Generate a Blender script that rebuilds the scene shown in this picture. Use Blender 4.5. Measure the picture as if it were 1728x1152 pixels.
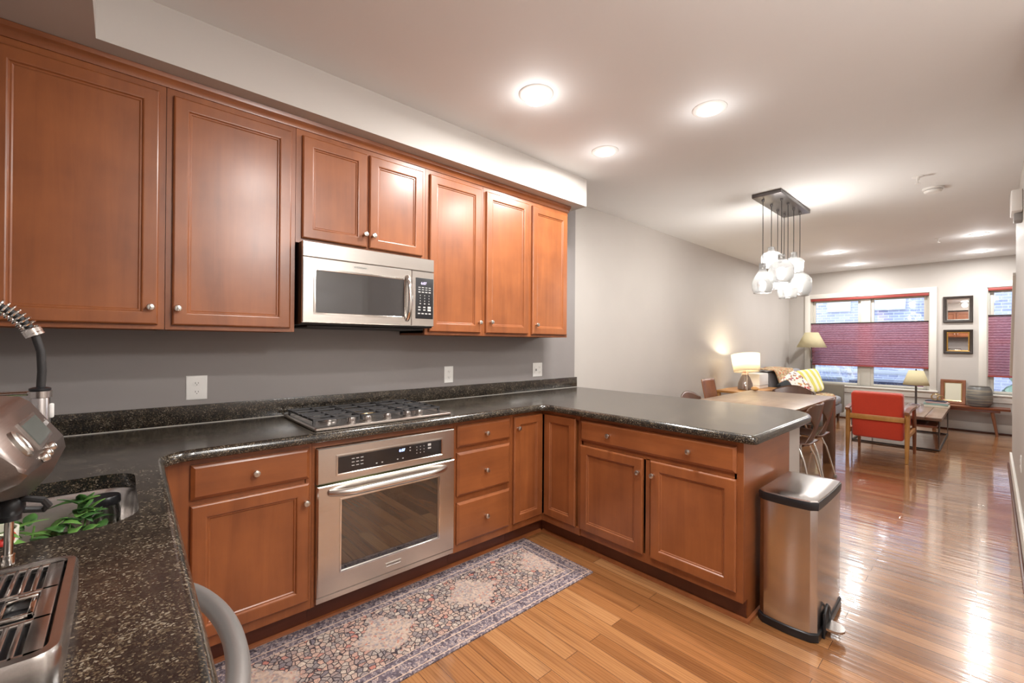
import bpy, bmesh, math, random
from mathutils import Vector, Matrix
PI=math.pi
S=bpy.context.scene
for o in list(bpy.data.objects): bpy.data.objects.remove(o)
COL=S.collection

# ------------------------------------------------------------------ camera
CAM=Vector((-0.6949,-2.7217,1.3357)); YAW=0.83580; PITCH=0.003; ROLL=0.0072; FPX=733.36
cd=bpy.data.cameras.new('camera'); cam=bpy.data.objects.new('camera',cd); COL.objects.link(cam)
fw=Vector((math.cos(YAW)*math.cos(PITCH),math.sin(YAW)*math.cos(PITCH),math.sin(PITCH)))
rt=fw.cross(Vector((0,0,1))).normalized(); up=rt.cross(fw)
r2=math.cos(ROLL)*rt+math.sin(ROLL)*up; u2=-math.sin(ROLL)*rt+math.cos(ROLL)*up
cam.matrix_world=Matrix(((r2.x,u2.x,-fw.x,CAM.x),(r2.y,u2.y,-fw.y,CAM.y),(r2.z,u2.z,-fw.z,CAM.z),(0,0,0,1)))
cd.sensor_width=36; cd.lens=FPX/1728*36; cd.clip_start=0.03; cd.clip_end=200
S.camera=cam

# ------------------------------------------------------------------ world, exposure
ZC=2.7076; XF=9.25; YR=-2.87; XL=-1.21; YB=-3.75
w=bpy.data.worlds.new('world'); S.world=w; w.use_nodes=True
wn=w.node_tree; bg=wn.nodes['Background']
bg.inputs[0].default_value=(0.80,0.89,1.0,1); bg.inputs[1].default_value=2.6
vs=S.view_settings; vs.view_transform='Standard'; vs.look='None'; vs.gamma=1; vs.exposure=0.66; vs.use_curve_mapping=False

def area(name,loc,size,power,color=(1,.93,.85),sizey=None,rot=(0,0,0),spread=PI):
    l=bpy.data.lights.new(name,'AREA'); l.energy=power; l.color=color; l.size=size; l.spread=spread
    if sizey: l.shape='RECTANGLE'; l.size_y=sizey
    else: l.shape='DISK'
    o=bpy.data.objects.new(name,l); COL.objects.link(o); o.location=loc; o.rotation_euler=rot
    return o
def spill(name,loc,power,color,r):
    l=bpy.data.lights.new(name,'POINT'); l.energy=power; l.color=color; l.shadow_soft_size=r
    o=bpy.data.objects.new(name,l); COL.objects.link(o); o.location=loc; return o
# recessed ceiling lamps (the lamps' own discs are built further down)
DOWN=[(1.0,-1.03,1),(1.85,-1.61,0),(1.87,-.86,0),(7.17,-1.15,0),(8.57,-1.15,0),(7.1,-2.60,0),(8.53,-2.60,0),(0.15,-2.15,0)]  # last entry is an unseen extra, added for general kitchen light
for i,(x,y,k) in enumerate(DOWN):
    area('downlight_glow',(x,y,ZC-(.055 if k else .022)),.15,(16 if i<3 or i>6 else 16),(1,.985,.955))
    # the lens bulges below the ceiling and spills light sideways
    spill('downlight_spill',(x,y,ZC-.13),(.75 if i<3 or i>6 else 1.5),(1,.99,.98),.07)

# ------------------------------------------------------------------ materials
MATS={}
def sr(r,g,b):
    f=lambda c:((c/255+.055)/1.055)**2.4 if c/255>.04045 else c/255/12.92
    return (f(r),f(g),f(b),1)
class NT:
    def __init__(s,name):
        m=bpy.data.materials.new(name); m.use_nodes=True; s.m=m; s.n=m.node_tree.nodes; s.l=m.node_tree.links
        s.b=s.n['Principled BSDF']; MATS[name]=m
    def add(s,t,**k):
        n=s.n.new(t)
        for a,v in k.items():
            if a.startswith('i_'):
                a=a[2:]; n.inputs[int(a) if a.isdigit() else a.replace('_',' ')].default_value=v
            else: setattr(n,a,v)
        return n
    def k(s,a,b): s.l.new(a,b)
    def coord(s,scale=(1,1,1),rot=(0,0,0),loc=(0,0,0),out='Object'):
        t=s.add('ShaderNodeTexCoord'); m=s.add('ShaderNodeMapping'); m.inputs[3].default_value=scale; m.inputs[2].default_value=rot; m.inputs[1].default_value=loc
        s.k(t.outputs[out],m.inputs[0]); return m.outputs[0]
    def ramp(s,inp,stops):
        r=s.add('ShaderNodeValToRGB'); e=r.color_ramp.elements
        while len(e)<len(stops): e.new(.5)
        for x,(p,c) in zip(e,stops): x.position=p; x.color=c
        s.k(inp,r.inputs[0]); return r.outputs[0]
    def mix(s,f,a,b,mode='MIX'):
        m=s.add('ShaderNodeMix',data_type='RGBA',blend_type=mode)
        for v,i in((f,0),(a,6),(b,7)):
            if hasattr(v,'links') or isinstance(v,bpy.types.NodeSocket): s.k(v,m.inputs[i])
            else: m.inputs[i].default_value=v
        return m.outputs[2]
    def math(s,op,a,b=0,c=0):
        m=s.add('ShaderNodeMath',operation=op)
        for i,v in enumerate((a,b,c)):
            if isinstance(v,bpy.types.NodeSocket): s.k(v,m.inputs[i])
            else: m.inputs[i].default_value=v
        return m.outputs[0]
    def bump(s,h,st=.1,d=.01):
        b=s.add('ShaderNodeBump'); b.inputs['Strength'].default_value=st; b.inputs['Distance'].default_value=d
        s.k(h,b.inputs['Height']); s.k(b.outputs[0],s.b.inputs['Normal'])
    def set(s,**k):
        for a,v in k.items(): s.b.inputs[a.replace('_',' ')].default_value=v
        return s
def flat(name,c,rough=.5,metal=0,noise=0,nscale=20,bump=0,**k):
    t=NT(name); t.set(Base_Color=c,Roughness=rough,Metallic=metal,**k)
    if noise or bump:
        co=t.coord(); n=t.add('ShaderNodeTexNoise',i_Scale=nscale,i_Detail=4); t.k(co,n.inputs['Vector'])
        if noise:
            a=tuple(x*(1-noise) for x in c[:3])+(1,); b=tuple(min(1,x*(1+noise)) for x in c[:3])+(1,)
            t.k(t.ramp(n.outputs[0],[(.3,a),(.7,b)]),t.b.inputs['Base Color'])
        if bump: t.bump(n.outputs[0],bump,.004)
    return t.m
def emit(name,c,st):
    t=NT(name); t.set(Base_Color=c,Roughness=.4); t.b.inputs['Emission Color'].default_value=c; t.b.inputs['Emission Strength'].default_value=st; return t.m
def wood(name,dark,light,axis='z',rough=.3,coat=.3,scale=1.0,contrast=1.0,grain=.5):
    t=NT(name); sc={'z':(14,14,1.1),'x':(1.1,14,14),'y':(14,1.1,14)}[axis]
    oi=t.add('ShaderNodeObjectInfo'); co=t.coord(tuple(s_*scale for s_ in sc))
    off=t.add('ShaderNodeVectorMath',operation='ADD'); t.k(co,off.inputs[0])
    rv=t.add('ShaderNodeCombineXYZ'); rr=t.math('MULTIPLY',oi.outputs['Random'],40); t.k(rr,rv.inputs[0]); t.k(rr,rv.inputs[2]); t.k(rv.outputs[0],off.inputs[1])
    n=t.add('ShaderNodeTexNoise',i_Scale=1.0,i_Detail=6,i_Roughness=.62,i_Distortion=.6); t.k(off.outputs[0],n.inputs['Vector'])
    n2=t.add('ShaderNodeTexNoise',i_Scale=4.5,i_Detail=3); t.k(t.coord(),n2.inputs['Vector'])
    f=t.math('ADD',t.math('MULTIPLY',n.outputs[0],grain),t.math('MULTIPLY',n2.outputs[0],1-grain))
    t.k(t.ramp(f,[(.5-.24*contrast,dark),(.5+.24*contrast,light)]),t.b.inputs['Base Color'])
    t.set(Roughness=rough,Coat_Weight=coat,Coat_Roughness=.24); t.bump(n.outputs[0],.035,.002); return t.m

wood('cherry',sr(112,60,31),sr(160,94,51),'z',.36,.35)
wood('cherry_level',sr(112,60,31),sr(160,94,51),'x',.36,.35)
wood('cherry_level_y',sr(112,60,31),sr(160,94,51),'y',.36,.35)
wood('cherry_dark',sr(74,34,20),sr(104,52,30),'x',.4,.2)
wood('walnut',sr(66,42,32),sr(112,76,56),'z',.32,.3)
wood('walnut_bright',sr(96,54,34),sr(150,96,62),'z',.3,.3)
wood('table_wood',sr(128,104,84),sr(176,150,126),'x',.38,.2)
wood('table_edge',sr(84,58,42),sr(128,92,70),'z',.4,.2)
wood('teak',sr(150,96,40),sr(202,148,78),'z',.35,.3)
wood('plank_wood',sr(98,74,60),sr(150,124,104),'x',.3,.3)
wood('bench_wood',sr(92,48,32),sr(140,80,54),'y',.35,.3)
wood('frame_wood',sr(104,58,34),sr(150,92,58),'z',.4,.2)

def granite():
    t=NT('granite'); co=t.coord()
    v=t.add('ShaderNodeTexVoronoi',i_Scale=300.0); t.k(co,v.inputs['Vector'])
    sp=t.add('ShaderNodeSeparateColor'); t.k(v.outputs['Color'],sp.inputs[0])
    n=t.add('ShaderNodeTexNoise',i_Scale=14,i_Detail=5,i_Roughness=.7); t.k(co,n.inputs['Vector'])
    v2=t.add('ShaderNodeTexVoronoi',i_Scale=640.0); t.k(co,v2.inputs['Vector']); sp2=t.add('ShaderNodeSeparateColor'); t.k(v2.outputs['Color'],sp2.inputs[0])
    f=t.math('ADD',t.math('MAXIMUM',sp.outputs[0],t.math('MULTIPLY',sp2.outputs[1],.9)),t.math('MULTIPLY',t.math('SUBTRACT',n.outputs[0],.5),.6))
    c=t.ramp(f,[(.0,(.006,.006,.007,1)),(.60,(.012,.011,.010,1)),(.74,(.030,.024,.018,1)),(.9,(.085,.062,.038,1)),(1,(.19,.16,.12,1))])
    t.k(c,t.b.inputs['Base Color']); t.set(Roughness=.17,Specular_IOR_Level=.65); return t.m
granite()

def floor_mat():
    t=NT('oak_floor'); 
    tc=t.add('ShaderNodeTexCoord'); se=t.add('ShaderNodeSeparateXYZ'); t.k(tc.outputs['Object'],se.inputs[0])
    cb=t.add('ShaderNodeCombineXYZ'); t.k(se.outputs[1],cb.inputs[0]); t.k(se.outputs[0],cb.inputs[1])
    br=t.add('ShaderNodeTexBrick',offset=.37,offset_frequency=2,squash=1.0); t.k(cb.outputs[0],br.inputs['Vector'])
    br.inputs['Color1'].default_value=(0,0,0,1); br.inputs['Color2'].default_value=(1,1,1,1); br.inputs['Mortar'].default_value=(.5,.5,.5,1)
    br.inputs['Scale'].default_value=1; br.inputs['Mortar Size'].default_value=.0011; br.inputs['Mortar Smooth'].default_value=.1
    br.inputs['Brick Width'].default_value=1.15; br.inputs['Row Height'].default_value=.083
    pv=t.add('ShaderNodeSeparateColor'); t.k(br.outputs['Color'],pv.inputs[0])
    # grain, shifted per plank
    sh=t.add('ShaderNodeCombineXYZ'); t.k(t.math('MULTIPLY_ADD',pv.outputs[0],13.0,t.math('MULTIPLY',se.outputs[1],1.3)),sh.inputs[0]); t.k(t.math('MULTIPLY',se.outputs[0],17),sh.inputs[1]); t.k(t.math('MULTIPLY',pv.outputs[0],31),sh.inputs[2])
    n=t.add('ShaderNodeTexNoise',i_Scale=1.0,i_Detail=5,i_Roughness=.6,i_Distortion=.9); t.k(sh.outputs[0],n.inputs['Vector'])
    wv=t.add('ShaderNodeTexWave',wave_type='BANDS',bands_direction='Y',i_Scale=1.3,i_Distortion=9.0,i_Detail=3,i_Detail_Scale=.7); t.k(sh.outputs[0],wv.inputs['Vector'])
    base=t.ramp(pv.outputs[0],[(0,sr(136,90,52)),(.35,sr(154,104,62)),(.7,sr(164,114,70)),(1,sr(178,130,86))])
    g=t.ramp(n.outputs[0],[(.3,(.55,.48,.44,1)),(.55,(1,1,1,1))])
    c=t.mix(.75,base,g,'MULTIPLY')
    g2=t.ramp(wv.outputs['Fac'],[(.0,(.66,.55,.46,1)),(.22,(.93,.9,.88,1)),(.5,(1,1,1,1))])
    c=t.mix(.55,c,g2,'MULTIPLY')
    c=t.mix(br.outputs['Fac'],c,sr(92,52,26))
    t.k(c,t.b.inputs['Base Color']); t.set(Roughness=.26,Coat_Weight=1.0,Coat_Roughness=.06,Coat_IOR=1.6)
    # gloss ripples across the boards
    wn_=t.add('ShaderNodeTexNoise',i_Scale=1.0,i_Detail=2); cc=t.add('ShaderNodeCombineXYZ'); t.k(t.math('MULTIPLY',se.outputs[1],2.2),cc.inputs[0]); t.k(t.math('MULTIPLY',se.outputs[0],24),cc.inputs[1]); t.k(t.math('MULTIPLY',pv.outputs[0],7),cc.inputs[2]); t.k(cc.outputs[0],wn_.inputs['Vector'])
    h=t.math('SUBTRACT',t.math('ADD',t.math('MULTIPLY',wn_.outputs[0],1.0),t.math('MULTIPLY',pv.outputs[0],.12)),t.math('MULTIPLY',br.outputs['Fac'],.6))
    b=t.add('ShaderNodeBump'); b.inputs['Strength'].default_value=.16; b.inputs['Distance'].default_value=.012
    t.k(h,b.inputs['Height']); t.k(b.outputs[0],t.b.inputs['Normal']); t.k(b.outputs[0],t.b.inputs['Coat Normal'])
floor_mat()

def rug_mat():   # object space: x along the runner (0..L), y across (0..W)
    L=1.80; W=.60
    t=NT('runner_weave'); tc=t.add('ShaderNodeTexCoord'); se=t.add('ShaderNodeSeparateXYZ'); t.k(tc.outputs['Object'],se.inputs[0])
    X=se.outputs[0]; Y=se.outputs[1]
    nz=t.add('ShaderNodeTexNoise',i_Scale=26,i_Detail=3); t.k(tc.outputs['Object'],nz.inputs['Vector'])
    wob=t.mix(.010,tc.outputs['Object'],nz.outputs['Color'],'ADD')
    def vor(scale,feat='F1'):
        v=t.add('ShaderNodeTexVoronoi',feature=feat,i_Scale=scale); t.k(wob,v.inputs['Vector']); return v
    big=vor(44); bige=vor(44,'DISTANCE_TO_EDGE'); sm=vor(105); sme=vor(105,'DISTANCE_TO_EDGE')
    sc=t.add('ShaderNodeSeparateColor'); t.k(big.outputs['Color'],sc.inputs[0])
    cell=t.ramp(sc.outputs[0],[(0,sr(112,104,110)),(.22,sr(178,162,148)),(.45,sr(190,154,136)),(.62,sr(132,124,124)),(.8,sr(196,180,164)),(.90,sr(186,160,144)),(1,sr(180,104,90))])
    cell=t.mix(t.ramp(sme.outputs['Distance'],[(.0,(.6,.6,.6,1)),(.05,(.5,.5,.5,1)),(.09,(0,0,0,1))]),cell,sr(96,84,88))
    field=t.mix(t.ramp(bige.outputs['Distance'],[(.0,(1,1,1,1)),(.05,(.9,.9,.9,1)),(.10,(0,0,0,1))]),cell,sr(52,44,50))
    # pale medallions along the middle
    px=t.math('PINGPONG',t.math('ADD',X,-.15),.25); px=t.math('MULTIPLY',px,1.0)
    dx=t.math('DIVIDE',px,.17); dy=t.math('DIVIDE',t.math('ABSOLUTE',t.math('SUBTRACT',Y,W/2)),.16)
    dd=t.math('ADD',t.math('ADD',dx,dy),t.math('MULTIPLY',t.math('SUBTRACT',nz.outputs[0],.5),.9))
    sc2=t.add('ShaderNodeSeparateColor'); t.k(sm.outputs['Color'],sc2.inputs[0])
    pale=t.ramp(sc2.outputs[0],[(0,sr(126,120,124)),(.25,sr(168,146,132)),(.6,sr(186,164,148)),(.86,sr(146,138,138)),(1,sr(176,120,102))])
    inm=t.ramp(dd,[(.85,(1,1,1,1)),(.95,(0,0,0,1))])
    c=t.mix(inm,field,pale)
    # border bands
    ed=t.math('MINIMUM',t.math('MINIMUM',Y,t.math('SUBTRACT',W,Y)),t.math('MINIMUM',X,t.math('SUBTRACT',L,X)))
    bord=t.ramp(sc2.outputs[1],[(0,sr(70,62,66)),(.35,sr(112,102,108)),(.7,sr(152,140,140)),(1,sr(184,160,146))])
    bord=t.mix(t.ramp(sme.outputs['Distance'],[(.0,(1,1,1,1)),(.10,(0,0,0,1))]),bord,sr(84,72,86))
    band=t.add('ShaderNodeValToRGB'); band.color_ramp.interpolation='CONSTANT'; t.k(t.math('DIVIDE',ed,.12),band.inputs[0])
    e=band.color_ramp.elements; 
    for _ in range(6): e.new(.5)
    for x,(p,v) in zip(e,[(0,1),(.12,.0),(.16,1),(.66,0),(.70,1),(.95,.0),(.98,1),(1,0)]): x.position=p; x.color=(v,v,v,1)
    insb=t.math('LESS_THAN',ed,.118)
    bc=t.mix(band.outputs[0],sr(196,170,150),bord)
    c=t.mix(insb,c,bc)
    t.k(c,t.b.inputs['Base Color']); t.set(Roughness=.9,Specular_IOR_Level=.2)
    t.bump(sm.outputs['Distance'],.25,.003)
rug_mat()

def steel(name,c=(.62,.59,.56,1),rough=.27,axis='x',aniso=.0,metal=1):
    t=NT(name); sc={'x':(3,700,700),'z':(700,700,3),'y':(700,3,700)}[axis]
    n=t.add('ShaderNodeTexNoise',i_Scale=1,i_Detail=2); t.k(t.coord(sc),n.inputs['Vector'])
    t.set(Base_Color=c,Metallic=metal,Anisotropic=aniso); t.set(Roughness=rough); t.k(t.ramp(n.outputs[0],[(.3,tuple(v*.94 for v in c[:3])+(1,)),(.7,tuple(min(1,v*1.05) for v in c[:3])+(1,))]),t.b.inputs['Base Color'])
    return t.m
steel('steel',(.66,.62,.58,1),.27,'x')
steel('steel_dark',(.36,.33,.31,1),.28,'x')
flat('satin_grey',(.30,.29,.28,1),.35,.6)
steel('steel_panel',(.25,.21,.19,1),.33,'y')
steel('steel_can',(.56,.54,.54,1),.20,'z')
steel('steel_y',(.60,.57,.55,1),.25,'y')
flat('chrome',(.8,.78,.75,1),.08,1)
flat('nickel',(.68,.66,.62,1),.28,1)
flat('bronze_metal',(.16,.15,.15,1),.35,.9)
flat('black_plastic',(.012,.012,.014,1),.35)
flat('dark_rubber',(.02,.018,.018,1),.6)
flat('cast_iron',(.035,.034,.036,1),.42,.3,bump=.15,nscale=200)
flat('wall_paint',sr(190,184,178),.55,noise=.015,nscale=3,bump=.05)
flat('kitchen_paint',sr(144,138,136),.5,noise=.015,nscale=3,bump=.05)
flat('ceiling_paint',sr(228,228,227),.7,noise=.01,nscale=2)
flat('white_trim',sr(226,222,214),.4)
flat('white_plastic',sr(232,230,226),.35)
flat('pure_white_trim',sr(236,234,230),.45)  # whiter than the other trim; used on lamp rings and the door leaf
flat('grey_plastic',sr(150,148,146),.4)
flat('sash_paint',sr(206,202,192),.45)
flat('red_fabric',sr(196,58,30),.85,noise=.14,nscale=240,bump=.3,Sheen_Weight=.3)
flat('red_seat_fabric',sr(190,50,34),.85,noise=.1,nscale=240,bump=.3)
flat('sofa_fabric',sr(150,150,156),.9,noise=.1,nscale=160,bump=.25)
flat('sofa_dark_fabric',sr(118,110,98),.9,noise=.1,nscale=160,bump=.25)
flat('linen_shade',sr(212,202,168),.8,noise=.06,nscale=120)
flat('black_fabric',sr(28,32,34),.9)
flat('outlet_slot',sr(50,48,46),.6)
flat('dark_frame',sr(48,40,36),.35,noise=.2,nscale=30)
flat('gold_paint',sr(176,136,66),.35,.6)
flat('mat_board',sr(206,202,182),.8)
flat('book_teal',sr(140,168,164),.6); flat('book_navy',sr(46,50,66),.6); flat('book_cream',sr(214,206,190),.7); flat('book_rose',sr(190,160,158),.7)
flat('brass',(.62,.46,.24,1),.3,1)
flat('leaf_green',sr(58,100,44),.5,noise=.35,nscale=30)
flat('leaf_light',sr(92,134,60),.5,noise=.2,nscale=30)
flat('flower_red',sr(196,44,34),.5)
flat('ceramic',sr(226,220,206),.25)
flat('orange_ceramic',sr(226,170,104),.5)
flat('oven_interior',sr(118,112,78),.5,noise=.3,nscale=8)
flat('button_white',sr(190,188,186),.5)
flat('car_dark',sr(52,62,86),.2,.3); flat('car_glass',(.02,.03,.05,1),.1); flat('siding_white',sr(216,222,232),.6)
flat('alley_ground',sr(120,122,128),.9)
flat('caulk',sr(190,184,176),.6)
flat('frosted_bulb_glass',sr(240,238,232),.5)
flat('wire_white',sr(214,206,196),.5)
flat('pink_cork',sr(196,150,130),.6,noise=.3,nscale=60)
emit('lamp_lens',(1,.97,.92,1),9.0)
emit('bulb_glow',(1,.96,.90,1),8.0)
emit('fill_dome_glow',(1,.97,.93,1),3.0)  # glow of the added fill dome
emit('display_blue',(.35,.5,1,1),3.5)
emit('display_violet',(.62,.5,.85,1),1.4)

def glassy(name,tint=(1,1,1,1),refl=.5,white=0.0,rough=.02,wc=(.9,.9,.9,1)):
    t=NT(name); t.n.remove(t.b); out=t.n['Material Output']
    tr=t.add('ShaderNodeBsdfTransparent'); tr.inputs[0].default_value=tint
    gl=t.add('ShaderNodeBsdfGlossy'); gl.inputs['Roughness'].default_value=rough
    lw=t.add('ShaderNodeFresnel'); lw.inputs[0].default_value=2.6
    m=t.add('ShaderNodeMixShader'); t.k(t.math('MULTIPLY',lw.outputs[0],refl*2),m.inputs[0]); t.k(tr.outputs[0],m.inputs[1]); t.k(gl.outputs[0],m.inputs[2])
    o=m.outputs[0]
    if white:
        tl=t.add('ShaderNodeBsdfTranslucent'); tl.inputs[0].default_value=wc; m2=t.add('ShaderNodeMixShader'); m2.inputs[0].default_value=white
        t.k(o,m2.inputs[1]); t.k(tl.outputs[0],m2.inputs[2]); o=m2.outputs[0]
    t.k(o,out.inputs[0]); return t.m
glassy('window_glass',(.95,.97,1,1),.5)
glassy('shade_glass',(.95,.96,.96,1),.9,.2,.08)
glassy('jar_glass',(.86,.88,.88,1),.7,.05)
glassy('amber_glass',(.96,.90,.86,1),.8,.22,.05,(.85,.7,.6,1))
glassy('oven_glass',(.50,.50,.44,1),.55)
t=NT('dark_glass'); t.set(Base_Color=(.012,.011,.012,1),Roughness=.06,Specular_IOR_Level=.8)
t=NT('microwave_glass'); t.set(Base_Color=(.035,.032,.032,1),Roughness=.05,Specular_IOR_Level=1.0)
t=NT('lcd_glass'); t.set(Base_Color=(.09,.10,.09,1),Roughness=.15)
t=NT('mirror_glass'); t.set(Base_Color=(.86,.84,.82,1),Roughness=.01,Metallic=1)
def shade_cloth(name,c,amt):
    t=NT(name); t.n.remove(t.b); out=t.n['Material Output']
    d=t.add('ShaderNodeBsdfDiffuse'); d.inputs[0].default_value=c; tl=t.add('ShaderNodeBsdfTranslucent'); tl.inputs[0].default_value=c
    m=t.add('ShaderNodeMixShader'); m.inputs[0].default_value=amt; t.k(d.outputs[0],m.inputs[1]); t.k(tl.outputs[0],m.inputs[2]); t.k(m.outputs[0],out.inputs[0])
shade_cloth('lit_shade_cloth',sr(244,238,222),.5)
shade_cloth('cream_shade_cloth',sr(222,212,178),.4)
def blind_mat():
    t=NT('blind_fabric'); t.n.remove(t.b); out=t.n['Material Output']
    n=t.add('ShaderNodeTexNoise',i_Scale=1,i_Detail=4); t.k(t.coord((30,30,220)),n.inputs['Vector'])
    c=t.ramp(n.outputs[0],[(.3,sr(198,140,156)),(.7,sr(240,206,222))])
    d=t.add('ShaderNodeBsdfDiffuse'); tl=t.add('ShaderNodeBsdfTranslucent'); t.k(c,d.inputs[0]); t.k(c,tl.inputs[0])
    tr=t.add('ShaderNodeBsdfTransparent'); tr.inputs[0].default_value=(.6,.42,.5,1)
    m=t.add('ShaderNodeMixShader'); m.inputs[0].default_value=.78; t.k(d.outputs[0],m.inputs[1]); t.k(tl.outputs[0],m.inputs[2])
    m2=t.add('ShaderNodeMixShader'); m2.inputs[0].default_value=.0; t.k(m.outputs[0],m2.inputs[1]); t.k(tr.outputs[0],m2.inputs[2]); t.k(m2.outputs[0],out.inputs[0])
blind_mat()
flat('blind_rail',sr(150,62,56),.5)
def brick():
    t=NT('grey_brick'); tc=t.add('ShaderNodeTexCoord'); se=t.add('ShaderNodeSeparateXYZ'); t.k(tc.outputs['Object'],se.inputs[0]); cb=t.add('ShaderNodeCombineXYZ'); t.k(se.outputs[1],cb.inputs[0]); t.k(se.outputs[2],cb.inputs[1])
    b=t.add('ShaderNodeTexBrick'); t.k(cb.outputs[0],b.inputs['Vector']); b.inputs['Scale'].default_value=1; b.inputs['Brick Width'].default_value=.22; b.inputs['Row Height'].default_value=.075; b.inputs['Mortar Size'].default_value=.009
    b.inputs['Color1'].default_value=sr(150,158,188); b.inputs['Color2'].default_value=sr(190,196,218); b.inputs['Mortar'].default_value=sr(214,220,234)
    t.k(b.outputs[0],t.b.inputs['Base Color']); t.set(Roughness=.9)
brick()
def vase_mat():
    t=NT('banded_ceramic'); n=t.add('ShaderNodeTexNoise',i_Scale=1,i_Detail=4); t.k(t.coord((2,2,34)),n.inputs['Vector'])
    t.k(t.ramp(n.outputs[0],[(.3,sr(66,68,72)),(.5,sr(112,110,106)),(.62,sr(150,140,122)),(.75,sr(104,104,104))]),t.b.inputs['Base Color']); t.set(Roughness=.35)
vase_mat()
def multi(name,stops,scale,kind='vor',rough=.9,sc=(1,1,1)):
    t=NT(name)
    if kind=='vor':
        v=t.add('ShaderNodeTexVoronoi',i_Scale=scale); t.k(t.coord(sc),v.inputs['Vector']); s2=t.add('ShaderNodeSeparateColor'); t.k(v.outputs['Color'],s2.inputs[0]); f=s2.outputs[0]
    else:
        v=t.add('ShaderNodeTexWave',i_Scale=scale,i_Distortion=1.5); t.k(t.coord(sc),v.inputs['Vector']); f=v.outputs['Fac']
    t.k(t.ramp(f,stops),t.b.inputs['Base Color']); t.set(Roughness=rough)
multi('floral_cloth',[(0,sr(228,222,212)),(.72,sr(226,218,208)),(.78,sr(190,70,60)),(.88,sr(120,90,110)),(1,sr(220,170,70))],34)
multi('chevron_cloth',[(0,sr(232,226,206)),(.45,sr(230,224,206)),(.55,sr(206,200,96)),(1,sr(214,206,110))],5,'wave')
multi('throw_weave',[(0,sr(184,84,58)),(.3,sr(190,166,128)),(.55,sr(134,128,92)),(.8,sr(212,192,160)),(1,sr(120,60,50))],46,'vor',.9,(1,1,1))
multi('green_hedge',[(0,sr(40,70,60)),(.5,sr(80,120,100)),(1,sr(150,180,160))],14)

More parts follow.
